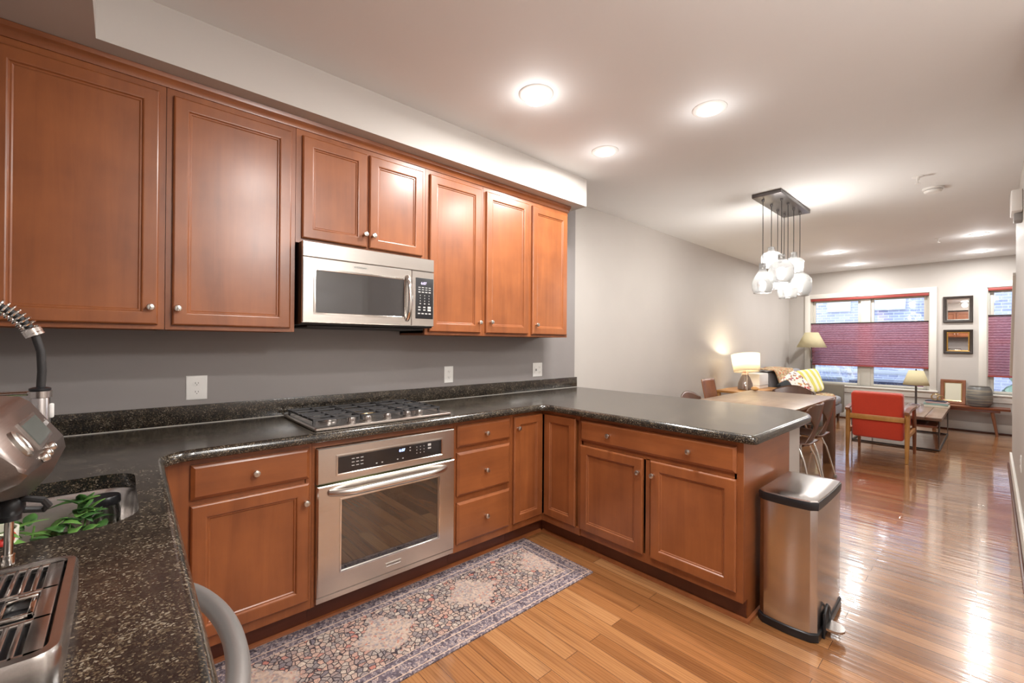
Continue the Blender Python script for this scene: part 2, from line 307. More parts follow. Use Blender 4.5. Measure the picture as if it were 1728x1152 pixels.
# ------------------------------------------------------------------ mesh helpers
ORG={}
class MB:
    def __init__(s): s.bm=bmesh.new()
    def box(s,x0,x1,y0,y1,z0,z1,bev=0,seg=2):
        r=bmesh.ops.create_cube(s.bm,size=1); vs_=r['verts']
        for v in vs_: v.co=Vector(((x0+x1)/2+v.co.x*(x1-x0),(y0+y1)/2+v.co.y*(y1-y0),(z0+z1)/2+v.co.z*(z1-z0)))
        if bev:
            es=list({e for v in vs_ for e in v.link_edges}); bmesh.ops.bevel(s.bm,geom=es,offset=bev,segments=seg,profile=.5,affect='EDGES')
        return s
    def face(s,pts): 
        return s.bm.faces.new([s.bm.verts.new(p) for p in pts])
    def loft(s,rings,closed=True,cap0=True,cap1=True):
        R_=[[s.bm.verts.new(p) for p in r] for r in rings]
        n=len(R_[0])
        for a,b in zip(R_,R_[1:]):
            for i in range(n if closed else n-1):
                j=(i+1)%n
                try: s.bm.faces.new((a[i],a[j],b[j],b[i]))
                except ValueError: pass
        if cap0 and closed: s.bm.faces.new(list(reversed(R_[0])))
        if cap1 and closed: s.bm.faces.new(R_[-1])
        return s
    def lathe(s,cx,cy,prof,seg=28,cap=True,axis='z',base=0):
        rings=[]
        for r,z in prof:
            ring=[]
            for i in range(seg):
                a=2*PI*i/seg; c,d=r*math.cos(a),r*math.sin(a)
                ring.append({'z':(cx+c,cy+d,z),'y':(cx+c,z,cy+d),'x':(z,cx+c,cy+d)}[axis])
            rings.append(ring)
        return s.loft(rings,True,cap,cap)
    def cyl(s,p0,p1,r0,r1=None,seg=20):
        return s.tube([p0,p1],[r0,r0 if r1 is None else r1],seg)
    def tube(s,pts,r,seg=10,closed=False,cap=True,flat=1.0):
        pts=[Vector(p) for p in pts]; n=len(pts)
        rs=r if isinstance(r,(list,tuple)) else [r]*n
        rings=[]; prev=None
        for i,p in enumerate(pts):
            if closed: d=(pts[(i+1)%n]-pts[i-1])
            else: d=pts[min(i+1,n-1)]-pts[max(i-1,0)]
            d.normalize()
            if prev is None:
                a=Vector((0,0,1)) if abs(d.z)<.9 else Vector((1,0,0)); u=d.cross(a).normalized()
            else: u=(prev-d*prev.dot(d)).normalized()
            prev=u; v=d.cross(u)
            rings.append([p+u*rs[i]*math.cos(2*PI*k/seg)+v*rs[i]*flat*math.sin(2*PI*k/seg) for k in range(seg)])
        if closed: rings.append(rings[0]); return s.loft(rings,True,False,False)
        return s.loft(rings,True,cap,cap)
    def prism(s,poly,axis,a0,a1):
        def P(u,v,a): return {'x':(a,u,v),'y':(u,a,v),'z':(u,v,a)}[axis]
        return s.loft([[P(u,v,a0) for u,v in poly],[P(u,v,a1) for u,v in poly]])
    def rings(s,F,w,h,prof,a0=0,h0=0):
        """nested rectangles: prof = (inset, outward depth); F maps (a,h,d) to space"""
        R_=[]
        for i,d in prof: R_.append([F(a0+i,h0+i,d),F(a0+w-i,h0+i,d),F(a0+w-i,h0+h-i,d),F(a0+i,h0+h-i,d)])
        return s.loft(R_)
    def ball(s,c,rx,ry=None,rz=None,e=1.0,nu=24,nv=14):
        ry=ry or rx; rz=rz or rx
        f=lambda x:math.copysign(abs(x)**e,x)
        rings=[]
        for j in range(nv+1):
            b=-PI/2+PI*j/nv; b=max(-PI/2+.02,min(PI/2-.02,b))
            rings.append([(c[0]+rx*f(math.cos(b))*f(math.cos(2*PI*i/nu)),c[1]+ry*f(math.cos(b))*f(math.sin(2*PI*i/nu)),c[2]+rz*f(math.sin(b))) for i in range(nu)])
        return s.loft(rings)
    def grid(s,f,nu,nv):
        V=[[s.bm.verts.new(f(i/nu,j/nv)) for i in range(nu+1)] for j in range(nv+1)]
        for j in range(nv):
            for i in range(nu): s.bm.faces.new((V[j][i],V[j][i+1],V[j+1][i+1],V[j+1][i]))
        return s
    def xform(s,m): bmesh.ops.transform(s.bm,matrix=m,verts=s.bm.verts); return s
    def build(s,name,mat,parent=None,smooth=True,ang=38,solid=0,sub=0):
        bmesh.ops.recalc_face_normals(s.bm,faces=s.bm.faces)
        root=parent
        while root is not None and root.parent is not None: root=root.parent
        off=ORG.get(root.name,Vector((0,0,0))) if root is not None else Vector((0,0,0))
        o_off=Vector((0,0,0))
        if root is None:   # top level mesh: origin at its base centre
            xs=[v.co for v in s.bm.verts]
            o_off=Vector(((min(v.x for v in xs)+max(v.x for v in xs))/2,(min(v.y for v in xs)+max(v.y for v in xs))/2,min(v.z for v in xs))); off=o_off
        bmesh.ops.translate(s.bm,verts=s.bm.verts,vec=-off)
        me=bpy.data.meshes.new(name); s.bm.to_mesh(me); s.bm.free()
        me.materials.append(MATS[mat])
        o=bpy.data.objects.new(name,me); COL.objects.link(o); o.parent=parent
        if root is None: o.location=o_off; ORG[o.name]=o_off
        if smooth:
            for p in me.polygons: p.use_smooth=True
            me.set_sharp_from_angle(angle=math.radians(ang))
        if solid: m=o.modifiers.new('solid','SOLIDIFY'); m.thickness=solid; m.offset=0
        if sub: m=o.modifiers.new('sub','SUBSURF'); m.levels=sub; m.render_levels=sub
        return o
def tag(o,label,cat,group=None):
    o['label']=label; o['category']=cat
    if group: o['group']=group
    return o
def thing(name,label,cat,loc=(0,0,0),group=None):
    o=bpy.data.objects.new(name,None); COL.objects.link(o); o.empty_display_size=.1
    o.location=loc; ORG[o.name]=Vector(loc); return tag(o,label,cat,group)
def struct(o): o['kind']='structure'; return o
def B(name,mat,parent,*a,bev=0): return MB().box(*a,bev=bev).build(name,mat,parent)
def dup(root,loc,rz=0,label=None):
    def cp(o,par):
        c=o.copy(); COL.objects.link(c); c.parent=par
        for ch in [x for x in o.children]: cp(ch,c)
        return c
    r=cp(root,None); r.location=loc; r.rotation_euler=(0,0,rz)
    if label: r['label']=label
    return r
def frame(o,u,n):
    o=Vector(o); u=Vector(u); n=Vector(n); z=Vector((0,0,1))
    return lambda a,h,d: o+u*a+z*h+n*d
def text(name,s_,F,a,h,d,size,mat,parent,align='LEFT'):
    c=bpy.data.curves.new(name,'FONT'); c.body=s_; c.size=size; c.align_x=align; c.extrude=0
    t_=bpy.data.objects.new(name+'_tmp',c); COL.objects.link(t_)
    bpy.context.view_layer.update()
    me=bpy.data.meshes.new_from_object(t_.evaluated_get(bpy.context.evaluated_depsgraph_get()))
    bpy.data.objects.remove(t_)
    bm=bmesh.new(); bm.from_mesh(me)
    for v in bm.verts: v.co=F(a+v.co.x,h+v.co.y,d)
    m=MB(); m.bm.free(); m.bm=bm
    return m.build(name,mat,parent,smooth=False)

# ------------------------------------------------------------------ room shell
struct(B('floor','oak_floor',None,XL-.1,XF+.12,-4.6,.12,-.06,0))
struct(B('ceiling','ceiling_paint',None,XL-.1,XF+.12,-4.6,.12,ZC,ZC+.08))
struct(B('wall_kitchen','kitchen_paint',None,XL-.1,2.585,-.0,.10,0,ZC))
struct(B('wall_dining','wall_paint',None,2.585,XF+.12,.014,.10,0,ZC))
struct(B('wall_sink','kitchen_paint',None,XL-.1,XL,-4.6,0,0,ZC))
struct(B('wall_rear','wall_paint',None,XL,2.2,YB-.1,YB,0,ZC))
r=struct(MB().box(.86,1.78,YB,YB+.02,0,2.22,.004).build('door_1','white_trim'))
Fd=frame((1.70,YB+.022,0),(-1,0,0),(0,1,0)); B('leaf','pure_white_trim',r,.95,1.70,YB+.021,YB+.03,.01,2.13)
Fd=frame((1.70,YB+.0305,0),(-1,0,0),(0,1,0))
for h0,h1 in ((.15,.95),(1.10,2.0)): MB().rings(Fd,.53,h1-h0,[(0,0),(0,.006),(.02,.001),(.05,.001),(.07,.006)],.11,h0).build('panel','pure_white_trim',r)
MB().rings(Fd,.02,.12,[(0,0),(0,.03),(.004,.034)],.03,.96).build('handle','nickel',r)
# soffit: L shaped box above the wall cabinets
m=MB(); m.prism([(XL,0),(2.1977,0),(2.1977,-.439),(-.769,-.439),(-.769,-2.6),(XL,-2.6)],'z',2.4783,ZC); struct(m.build('wall_soffit','wall_paint'))
# right wall: full height up to the stair, then a knee wall with a sloping cap
m=MB(); m.prism([(2.2,0),(6.75,0),(6.75,1.03),(5.72,2.0),(5.72,ZC),(2.2,ZC)],'y',YR-.10,YR); struct(m.build('wall_right','wall_paint'))
struct(B('wall_return','wall_paint',None,2.1,2.2,YB,YR,0,ZC))
m=MB(); sl=Vector((1.03,0,-.97)).normalized(); nn=Vector((-sl.z,0,sl.x))
a=Vector((5.70,0,2.02)); b=Vector((6.78,0,1.003)); 
m.loft([[(p.x,YR-.12,p.z),(p.x,YR+.02,p.z),(p.x+nn.x*.04,YR+.02,p.z+nn.z*.04),(p.x+nn.x*.04,YR-.12,p.z+nn.z*.04)] for p in (a,b)]); struct(m.build('trim_stair_cap','white_trim'))
struct(B('wall_stair','wall_paint',None,2.1,XF+.1,-4.6,-4.5,0,ZC))
# window wall with two openings
W1=(-2.02,-.345,.60,2.22); W2=(-3.60,-2.66,.60,2.24)
m=MB(); X0,X1=XF,XF+.12
for y0,y1,z0,z1 in ((-4.5,W2[0],0,ZC),(W2[0],W2[1],0,W2[2]),(W2[0],W2[1],W2[3],ZC),(W2[1],W1[0],0,ZC),(W1[0],W1[1],0,W1[2]),(W1[0],W1[1],W1[3],ZC),(W1[1],.014,0,ZC)): m.box(X0,X1,y0,y1,z0,z1)
struct(m.build('wall_window','wall_paint'))
# baseboards
def bb(name,x0,x1,y0,y1): struct(MB().box(x0,x1,y0,y1,0,.145,.004).build(name,'white_trim'))
bb('baseboard_window',XF-.016,XF,-4.4,.0); bb('baseboard_dining',2.66,XF-.02,-.004,.013); bb('baseboard_right',2.2,6.765,YR,YR+.018)
bb('baseboard_right',6.75,6.766,YR-.1,YR)
struct(MB().box(2.2,6.79,YR+.018,YR+.034,0,.02,.006).build('trim_shoe','cherry_dark'))
struct(MB().box(XF-.034,XF-.018,-4.4,0,0,.02,.006).build('trim_shoe','cherry_dark'))

def window(name,y0,y1,z0,z1,mull):
    r=thing(name,'','window',(XF,(y0+y1)/2,z0)); del r['label']; del r['category']; struct(r)
    c=.085; x=XF-.02
    m=MB(); m.box(x,XF,y0-c,y0,z0-.0,z1+c,.004); m.box(x,XF,y1,y1+c,z0,z1+c,.004); m.box(x,XF,y0-.001,y1+.001,z1,z1+c,.004); m.build('casing','white_trim',r)
    m=MB(); m.box(XF-.045,XF+.10,y0-c-.015,y1+c+.015,z0-.028,z0,.006); m.build('sill','white_trim',r)
    MB().box(XF-.018,XF,y0-c,y1+c,z0-.125,z0-.028,.004).build('apron','white_trim',r)
    # jambs, sashes
    m=MB(); m.box(XF,XF+.12,y0,y0+.010,z0,z1); m.box(XF,XF+.12,y1-.010,y1,z0,z1); m.box(XF+.04,XF+.12,y0+.01,y0+.03,z0,z1); m.box(XF+.04,XF+.12,y1-.03,y1-.01,z0,z1); m.box(XF+.04,XF+.12,y0,y1,z1-.03,z1)
    if mull: ym=(y0+y1)/2; m.box(XF+.038,XF+.12,ym-.07,ym+.07,z0,z1,.004)
    m.build('jamb','sash_paint',r)
    bays=[(y0+.03,(y0+y1)/2-.07),((y0+y1)/2+.07,y1-.03)] if mull else [(y0+.03,y1-.03)]
    zm=(z0+z1)/2-.02
    for a_,b_ in bays:
        for k,(lo,hi,xx) in enumerate(((z0,zm+.03,XF+.045),(zm-.03,z1-.03,XF+.08))):
            m=MB(); t_=.045
            m.box(xx,xx+.03,a_,a_+t_,lo,hi,.004); m.box(xx,xx+.03,b_-t_,b_,lo,hi,.004); m.box(xx,xx+.03,a_+t_,b_-t_,lo,lo+t_,.004); m.box(xx,xx+.03,a_+t_,b_-t_,hi-t_,hi,.004)
            s_=m.build('sash','sash_paint',r); B('pane','window_glass',s_,xx+.012,xx+.017,a_+t_,b_-t_,lo+t_,hi-t_)
    return r
window('window_1',*W1,True); window('window_2',*W2,False)

# pleated blinds, each hung between its head rail and its bottom rail
def blind(y0,y1,zt,z1,z0,label):
    r=thing('pleated_blind',label,'blind',(XF+.0,(y0+y1)/2,z0),'pleated blinds in the living room windows')
    MB().box(XF-.012,XF+.035,y0,y1,zt-.045,zt,.004).build('head_rail','blind_rail',r)
    MB().box(XF-.006,XF+.026,y0,y1,z1-.0,z1+.018,.003).build('middle_rail','dark_frame',r)
    MB().box(XF-.006,XF+.026,y0,y1,z0-.022,z0,.003).build('bottom_rail','blind_rail',r)
    n=int((z1-z0)/.02); pts=[(XF+(.002 if i%2 else .018),z0+(z1-z0)*i/n) for i in range(n+1)]
    m=MB(); m.loft([[(x,y0+.004,z) for x,z in pts],[(x,y1-.004,z) for x,z in pts]],closed=False); m.build('pleated_cloth','blind_fabric',r,smooth=False)
    for yy in (y0+.15,y1-.15): MB().tube([(XF+.01,yy,z1),(XF+.01,yy,zt-.05)],.001,6).build('lift_cord','wire_white',r)
blind(W1[0]+.012,W1[1]-.012,W1[3]-.004,1.735,.975,'wide plum red pleated blind lowered over the double window beside the sofa')
blind(W2[0]+.012,W2[1]-.012,W2[3]-.004,1.80,.885,'narrow plum red pleated blind in the tall window behind the dark bench')

# ------------------------------------------------------------------ outside, seen through the panes
r=thing('neighbouring_house','grey brick house with white framed windows seen through the living room panes','house',(15.2,0,-.898))
m=MB().box(15.2,15.6,-9,7,-.898,7).build('brick_wall','grey_brick',r)
for y0,y1,z0,z1 in ((.15,.55,2.42,3.7),(-1.05,-.45,2.42,3.7),(3,3.9,2.4,3.7),(-4.6,-3.9,2.3,3.8)):
    f=MB(); 
    f.box(15.12,15.2,y0-.08,y1+.08,z0-.1,z0,.01); f.box(15.14,15.2,y0-.08,y0,z0,z1); f.box(15.14,15.2,y1,y1+.08,z0,z1); f.box(15.14,15.2,y0-.08,y1+.08,z1,z1+.09)
    f=f.build('window_frame','siding_white',r); B('pane','siding_white',f,15.17,15.195,y0,y1,z0,z1)
B('downpipe','siding_white',r,15.08,15.2,-1.62,-1.5,-.898,7); B('corner_board','siding_white',r,15.1,15.2,-2.55,-2.0,-.898,7)
tag(B('alley_pavement','alley_ground',None,XF+.3,40,-16,16,-1.0,-.90),'grey paved ground of the alley outside the windows','pavement')
r=thing('boarded_fence','white and slate horizontal board fence outside below the wide window blind','fence',(13.2,0,-.898))
for k in range(9): MB().box(13.2,13.26,-1.75,3.2,-.85+k*.21,-.85+k*.21+.11,.008).build('board','siding_white',r)
for y in (-1.6,-.3,1,2.3,3.1): MB().box(13.27,13.35,y,y+.09,-.898,.95,.008).build('post','siding_white',r)
def car(y,label):
    r=thing('parked_car',label,'car',(12.0,y,-.90),'cars parked in the alley')
    prof=[(-.85,.35),(-.86,.75),(-.80,.95),(-.62,1.02),(-.45,1.45),(.45,1.45),(.66,1.0),(.84,.9),(.86,.35)]
    m=MB(); m.prism([(12.0+a*1.0,-.90+b) for a,b in prof],'y',y-1.0,y+1.0); m.build('body','car_dark',r)
    B('side_window','car_glass',r,11.28,11.6,y-.7,y+.7,.17,.45)
    for yy in (y-.6,y+.6):
        m=MB(); m.lathe(yy,-.59,[(.30,11.12),(.30,11.3)],24,axis='x'); m.build('wheel','dark_rubber',r)
m=None
car(.75,'dark blue parked car outside, left of the window mullion'); car(-1.55,'dark blue parked car outside, right of the window mullion')
r=thing('garden_hedge','green hedge outside seen below the narrow blind','hedge',(11.5,-4.2,-.898))
m=MB(); random.seed(3)
for i in range(26): m.ball((11.5+random.uniform(-.2,.2),-4.9+random.uniform(0,2.0),-.60+random.uniform(0,1.45)),.28,nu=12,nv=8)
m.build('foliage','green_hedge',r)

# ------------------------------------------------------------------ cabinets
def knob(F,a,h,d,parent,r=.0145):
    m=MB(); prof=[(.007,d-.001),(.006,d+.010),(.0075,d+.014),(r*.93,d+.018),(r,d+.024),(r*.85,d+.029),(r*.4,d+.0315)]
    R_=[]
    for rr,dd in prof: R_.append([F(a+rr*math.cos(2*PI*i/18),h+rr*math.sin(2*PI*i/18),dd) for i in range(18)])
    m.loft(R_)
    for e in (-.35,.0,.35): m.loft([[F(a+e*r*1.4-.0008,h-r*.7,d+.0315),F(a+e*r*1.4+.0008,h-r*.7,d+.0315)],[F(a+e*r*1.4-.0008,h+r*.7,d+.0315),F(a+e*r*1.4+.0008,h+r*.7,d+.0315)]],closed=False)
    return m.build('knob','nickel',parent)
def door(F,a0,a1,h0,h1,parent,kn=None,mat='cherry',name='door'):
    s_=.053
    m=MB(); m.rings(F,a1-a0,h1-h0,[(0,0),(0,.013),(.003,.017),(.007,.0195),(s_-.004,.0195),(s_,.0185),(s_+.004,.0125),(s_+.009,.0125),(s_+.013,.0085),(s_+.016,.0085)],a0,h0)
    o=m.build(name,mat,parent,ang=11)
    if kn: knob(F,kn[0],kn[1],.0195,o)
    return o
def drawer(F,a0,a1,h0,h1,parent,kns=(),mat='cherry_level'):
    m=MB(); m.rings(F,a1-a0,h1-h0,[(0,0),(0,.010),(.004,.013),(.014,.0195),(.017,.0195)],a0,h0)
    o=m.build('drawer',mat,parent,ang=11)
    for k in kns: knob(F,k[0],k[1],.0195,o)
    return o
FU=frame((0,-.3255,0),(1,0,0),(0,-1,0))     # wall cabinet face plane
ZB,ZT=1.383,2.44
def upper(x0,x1,z0,doors,label,y1=-.0,ff=True):
    r=thing('wall_cabinet',label,'cabinet',((x0+x1)/2,-.16,z0),'cherry wall cabinets on the long kitchen wall')
    m=MB(); t_=.018
    m.box(x0,x1,-.305,y1-.001,z0+.012,z0+.03); m.box(x0,x0+t_,-.305,y1-.001,z0,ZT); m.box(x1-t_,x1,-.305,y1-.001,z0,ZT); m.box(x0,x1,-.305,y1-.001,ZT-.02,ZT); m.box(x0,x1,-.012,y1-.001,z0,ZT)
    m.build('body','cherry',r)
    # face frame
    m=MB(); e=sorted([x0+.0005]+[q for d in doors for q in d[:2]]+[x1-.0005])
    m.box(x0+.0005,x1-.0005,-.3250,-.3055,z0,z0+.045); m.box(x0+.0005,x1-.0005,-.3250,-.3055,ZT-.075,ZT)
    xs=[x0+.0005]+[v for d in doors for v in (d[0]+.012,d[1]-.012)]+[x1-.0005]
    for q in range(0,len(xs),2): m.box(xs[q],xs[q+1],-.3250,-.3055,z0+.045,ZT-.075)
    m.build('face_frame','cherry',r)
    for d in doors: door(FU,d[0],d[1],d[2],2.3974,r,d[3])
    return r
upper(XL,-.5505,ZB,[(-1.052,-.5738,1.402,(-.599,1.474))],'tall cherry wall cabinet with the widest door, at the left end above the faucet')
upper(-.5495,-.0305,ZB,[(-.5264,-.0536,1.402,(-.508,1.474))],'tall cherry wall cabinet between the leftmost cabinet and the microwave')
upper(-.0295,.7275,1.845,[(-.002,.3435,1.868,(.327,1.938)),(.3565,.7031,1.868,(.376,1.938))],'short two door cherry wall cabinet directly above the microwave')
upper(.7285,1.1865,ZB,[(.753,1.1638,1.402,(1.145,1.474))],'single door cherry wall cabinet just right of the microwave')
upper(1.1875,2.09,ZB,[(1.211,1.6255,1.402,(1.248,1.480)),(1.6658,2.0717,1.402,(1.704,1.476))],'two door cherry wall cabinet at the right end of the row')
m=MB(); m.prism([(-.326,2.428),(-.331,2.428),(-.334,2.443),(-.343,2.453),(-.352,2.459),(-.355,2.477),(-.326,2.477)],'x',XL+.002,2.10)
m.box(XL+.002,2.09,-.325,-.002,2.441,2.476)
tag(m.build('crown_moulding','cherry_level'),'long cherry crown moulding running along the top of the wall cabinets','moulding')
# wall cabinet over the sink counter (seen in the living room mirrors)
r=thing('wall_cabinet','cherry wall cabinet on the left wall beside the sink counter, outside the view','cabinet',(-1.05,-1.95,1.6),'cherry wall cabinets on the left wall')
B('body','cherry',r,XL+.001,XL+.305,-2.4,-1.45,1.62,2.44); FL=frame((XL+.306,-2.39,0),(0,1,0),(1,0,0))
door(FL,.01,.46,1.64,2.42,r,(.43,1.72)); door(FL,.47,.92,1.64,2.42,r,(.50,1.72))

YF=-.615
FB=frame((0,YF-.0005,0),(1,0,0),(0,-1,0))
def base_body(r,x0,x1,openings,z1=.8725):
    m=MB(); t_=.018
    m.box(x0,x0+t_,YF+.02,-.002,.105,z1); m.box(x1-t_,x1,YF+.02,-.002,.105,z1); m.box(x0,x1,YF+.02,-.002,.105,.123); m.box(x0,x1,-.015,-.002,.105,z1)
    m.build('body','cherry',r)
    m=MB(); m.box(x0+.0005,x1-.0005,YF,YF+.0195,.105,.155); m.box(x0+.0005,x1-.0005,YF,YF+.0195,.84,z1)
    xs=[x0+.0005]+[v for d in openings for v in (d[0]+.012,d[1]-.012)]+[x1-.0005]
    for q in range(0,len(xs),2): m.box(xs[q],xs[q+1],YF,YF+.0195,.155,.84)
    for z in openings[0][2]: m.box(x0+.03,x1-.03,YF+.001,YF+.0185,z-.02,z+.02)
    m.build('face_frame','cherry',r)
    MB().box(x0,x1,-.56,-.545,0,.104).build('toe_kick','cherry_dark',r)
    m=MB(); m.prism([(-.562,0),(-.577,0),(-.573,.012),(-.562,.018)],'x',x0,x1); m.build('shoe_moulding','cherry_level',r)
r=thing('base_cabinet','cherry base cabinet with one drawer over one door, left of the oven','cabinet',(-.27,-.3,0),'cherry base cabinets')
base_body(r,-.555,-.0305,[(-.4844,-.0452,(.70,))]); drawer(FB,-.4844,-.0452,.7093,.848,r,[(-.263,.78)]); door(FB,-.4844,-.0452,.151,.6885,r,(-.064,.607))
r=thing('oven_housing','cherry base cabinet frame that holds the wall oven under the cooktop','cabinet',(.365,-.3,0),'cherry base cabinets')
m=MB(); m.box(-.0295,-.014,YF+.001,-.002,.105,.8725); m.box(.742,.7565,YF+.001,-.002,.105,.8725); m.box(-.014,.742,YF+.001,YF+.018,.84,.8725); m.box(-.014,.742,-.60,-.002,.105,.118); m.build('body','cherry_level',r)
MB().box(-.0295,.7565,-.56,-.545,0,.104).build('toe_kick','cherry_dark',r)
m=MB(); m.prism([(-.562,0),(-.577,0),(-.573,.012),(-.562,.018)],'x',-.0295,.7565); m.build('shoe_moulding','cherry_level',r)
r=thing('base_cabinet','cherry base cabinet with a stack of three drawers, right of the oven','cabinet',(.98,-.3,0),'cherry base cabinets')
base_body(r,.7575,1.2025,[(.7739,1.1865,(.703,.415))]); drawer(FB,.7739,1.1865,.718,.848,r,[(.980,.782)]); drawer(FB,.7739,1.1865,.433,.689,r,[(.981,.557)]); drawer(FB,.7739,1.1865,.151,.397,r,[(.982,.277)])
# corner unit with its folding door pair
XP=1.5085
FP=frame((XP-.0005,0,0),(0,-1,0),(-1,0,0))
r=thing('corner_cabinet','cherry corner base cabinet with a pair of narrow tall doors meeting in the corner','cabinet',(1.5,-.5,0),'cherry base cabinets')
m=MB(); m.box(1.2035,1.221,YF,-.002,.105,.8725); m.box(1.221,1.5,YF,YF+.019,.84,.8725); m.box(1.221,1.5,YF,YF+.019,.105,.15)
m.box(1.5005,1.52,-.95,-.616,.105,.15); m.box(1.5005,1.52,-.95,-.616,.84,.8725); m.box(1.5095,2.20,-.95,-.933,.105,.8725); m.box(1.2035,2.2,-.015,-.002,.105,.8725); m.box(2.19,2.2,-.933,-.015,.105,.8725); m.box(1.221,1.52,YF+.02,YF+.024,.15,.84); m.box(1.52,1.524,-.933,-.616,.15,.84)
m.build('body','cherry',r)
door(FB,1.2206,1.4880,.151,.849,r,(1.247,.777)); door(FP,.6395,.9174,.151,.849,r)
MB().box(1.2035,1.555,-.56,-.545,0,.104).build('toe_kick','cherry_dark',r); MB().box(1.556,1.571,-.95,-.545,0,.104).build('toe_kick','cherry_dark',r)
m=MB(); m.prism([(-.562,0),(-.577,0),(-.573,.012),(-.562,.018)],'x',1.2035,1.54); m.prism([(1.554,0),(1.539,0),(1.543,.012),(1.554,.018)],'y',-.95,-.577); m.build('shoe_moulding','cherry_level',r)
r=thing('peninsula_cabinet','cherry peninsula cabinet with one long two knob drawer over two doors','cabinet',(1.85,-1.4,0),'cherry base cabinets')
m=MB(); m.box(1.5285,2.2,-.969,-.951,.105,.8725); m.box(1.5285,2.2,-1.905,-.969,.105,.123); m.box(2.185,2.2,-1.905,-.969,.105,.8725); m.build('body','cherry',r)
m=MB(); 
for y0,y1,z0,z1 in ((-1.93,-.951,.105,.155),(-1.93,-.951,.84,.8725),(-.97,-.951,.155,.84),(-1.93,-1.890,.155,.84),(-1.44,-1.415,.155,.69),(-1.90,-.96,.685,.722)): m.box(1.509,1.528,y0,y1,z0,z1)
m.build('face_frame','cherry',r)
m=MB(); m.prism([(1.529,.1051),(1.529,.8725),(2.2,.8725),(2.2,0),(1.572,0),(1.572,.1051)],'y',-1.93,-1.908); m.build('end_panel','cherry_level',r)
drawer(FP,.9581,1.902,.7177,.848,r,[(1.18,.783),(1.675,.783)],'cherry_level_y')
door(FP,.9581,1.4041,.151,.6885,r,(1.383,.612)); door(FP,1.4507,1.902,.151,.6885,r,(1.473,.614))
MB().box(1.556,1.571,-1.925,-.951,0,.104).build('toe_kick','cherry_dark',r)
m=MB(); m.prism([(1.554,0),(1.539,0),(1.543,.012),(1.554,.018)],'y',-1.945,-.951); m.prism([(-1.932,0),(-1.947,0),(-1.943,.012),(-1.932,.018)],'x',1.554,2.2); m.build('shoe_moulding','cherry_level',r)
struct(B('wall_peninsula','wall_paint',None,2.202,2.40,-1.93,-.002,0,.873))
# sink run under the left counter
FS=frame((-.6345,-1.445,0),(0,1,0),(1,0,0))
r=thing('sink_cabinet','cherry base cabinet under the sink at the left','cabinet',(-.9,-.98,0),'cherry base cabinets')
m=MB(); m.box(-.654,-.635,-1.445,-.64,.105,.8725); m.box(XL+.002,-.654,-1.445,-1.43,.105,.8725); m.box(XL+.002,-.654,-.66,-.645,.105,.8725); m.box(-.635,-.556,-.655,-.64,.105,.8725); m.build('body','cherry',r)
drawer(FS,.06,.70,.7093,.848,r,[(.33,.78)],'cherry_level_y'); door(FS,.06,.70,.151,.6885,r,(.63,.607))
MB().box(-.70,-.685,-1.445,-.64,0,.104).build('toe_kick','cherry_dark',r)

# ------------------------------------------------------------------ dishwasher
r=thing('dishwasher','grey dishwasher under the left counter with a chunky bowed bar handle','dishwasher',(-.9,-1.72,0))
B('body','steel_dark',r,XL+.01,-.655,-2.053,-1.450,.10,.865); MB().box(-.654,-.612,-2.051,-1.452,.11,.868,.004).build('door','steel_y',r)
pts=[]; 
for i in range(25):
    s_=i/24; y=-1.485-.53*s_; x=-.612+.081*math.sin(PI*s_)**.5; pts.append((x,y,.775))
MB().tube(pts,[.0185]*25,14).build('handle','satin_grey',r)
MB().box(-.70,-.685,-2.053,-1.450,0,.1).build('toe_kick','dark_rubber',r)

# ------------------------------------------------------------------ granite worktop with sink cut-out
def arc(cx,cy,r_,a0,a1,n=8): return [(cx+r_*math.cos(math.radians(a0+(a1-a0)*i/n)),cy+r_*math.sin(math.radians(a0+(a1-a0)*i/n))) for i in range(n+1)]
out=[(XL+.001,-.001),(XL+.001,-2.45),(-.602,-2.45)]
out+=arc(-.474,-.762,.10,180,90,8)               # inside corner at the sink run
out+=arc(1.415,-.712,.05,90,0,5)                # inside corner at the peninsula
out+=arc(1.497,-1.968,.032,180,270,5)
out+=arc(2.34,-1.72,.28,270,360,12)
out+=[(2.62,-.001)]
def offset(poly,d):
    n=len(poly); A=sum(poly[i][0]*poly[(i+1)%n][1]-poly[(i+1)%n][0]*poly[i][1] for i in range(n)); sg=1 if A>0 else -1
    res=[]
    for i in range(n):
        p0=Vector(poly[i-1]); p=Vector(poly[i]); p1=Vector(poly[(i+1)%n])
        e0=(p-p0).normalized(); e1=(p1-p).normalized()
        n0=Vector((-e0.y,e0.x))*sg; n1=Vector((-e1.y,e1.x))*sg
        b_=(n0+n1); b_=b_/max(.3,b_.dot(n0)) if b_.length>1e-6 else n0
        q=p+b_*d; q.x=max(q.x,XL+.001); q.y=min(q.y,-.001); res.append((q.x,q.y))
    return res
SK=(-1.02,-.655,-1.375,-.862)
hole=arc(SK[1]-.07,SK[3]-.07,.07,0,90,6)+arc(SK[0]+.07,SK[3]-.07,.07,90,180,6)+arc(SK[0]+.07,SK[2]+.07,.07,180,270,6)+arc(SK[1]-.09,SK[2]+.09,.09,270,360,6)
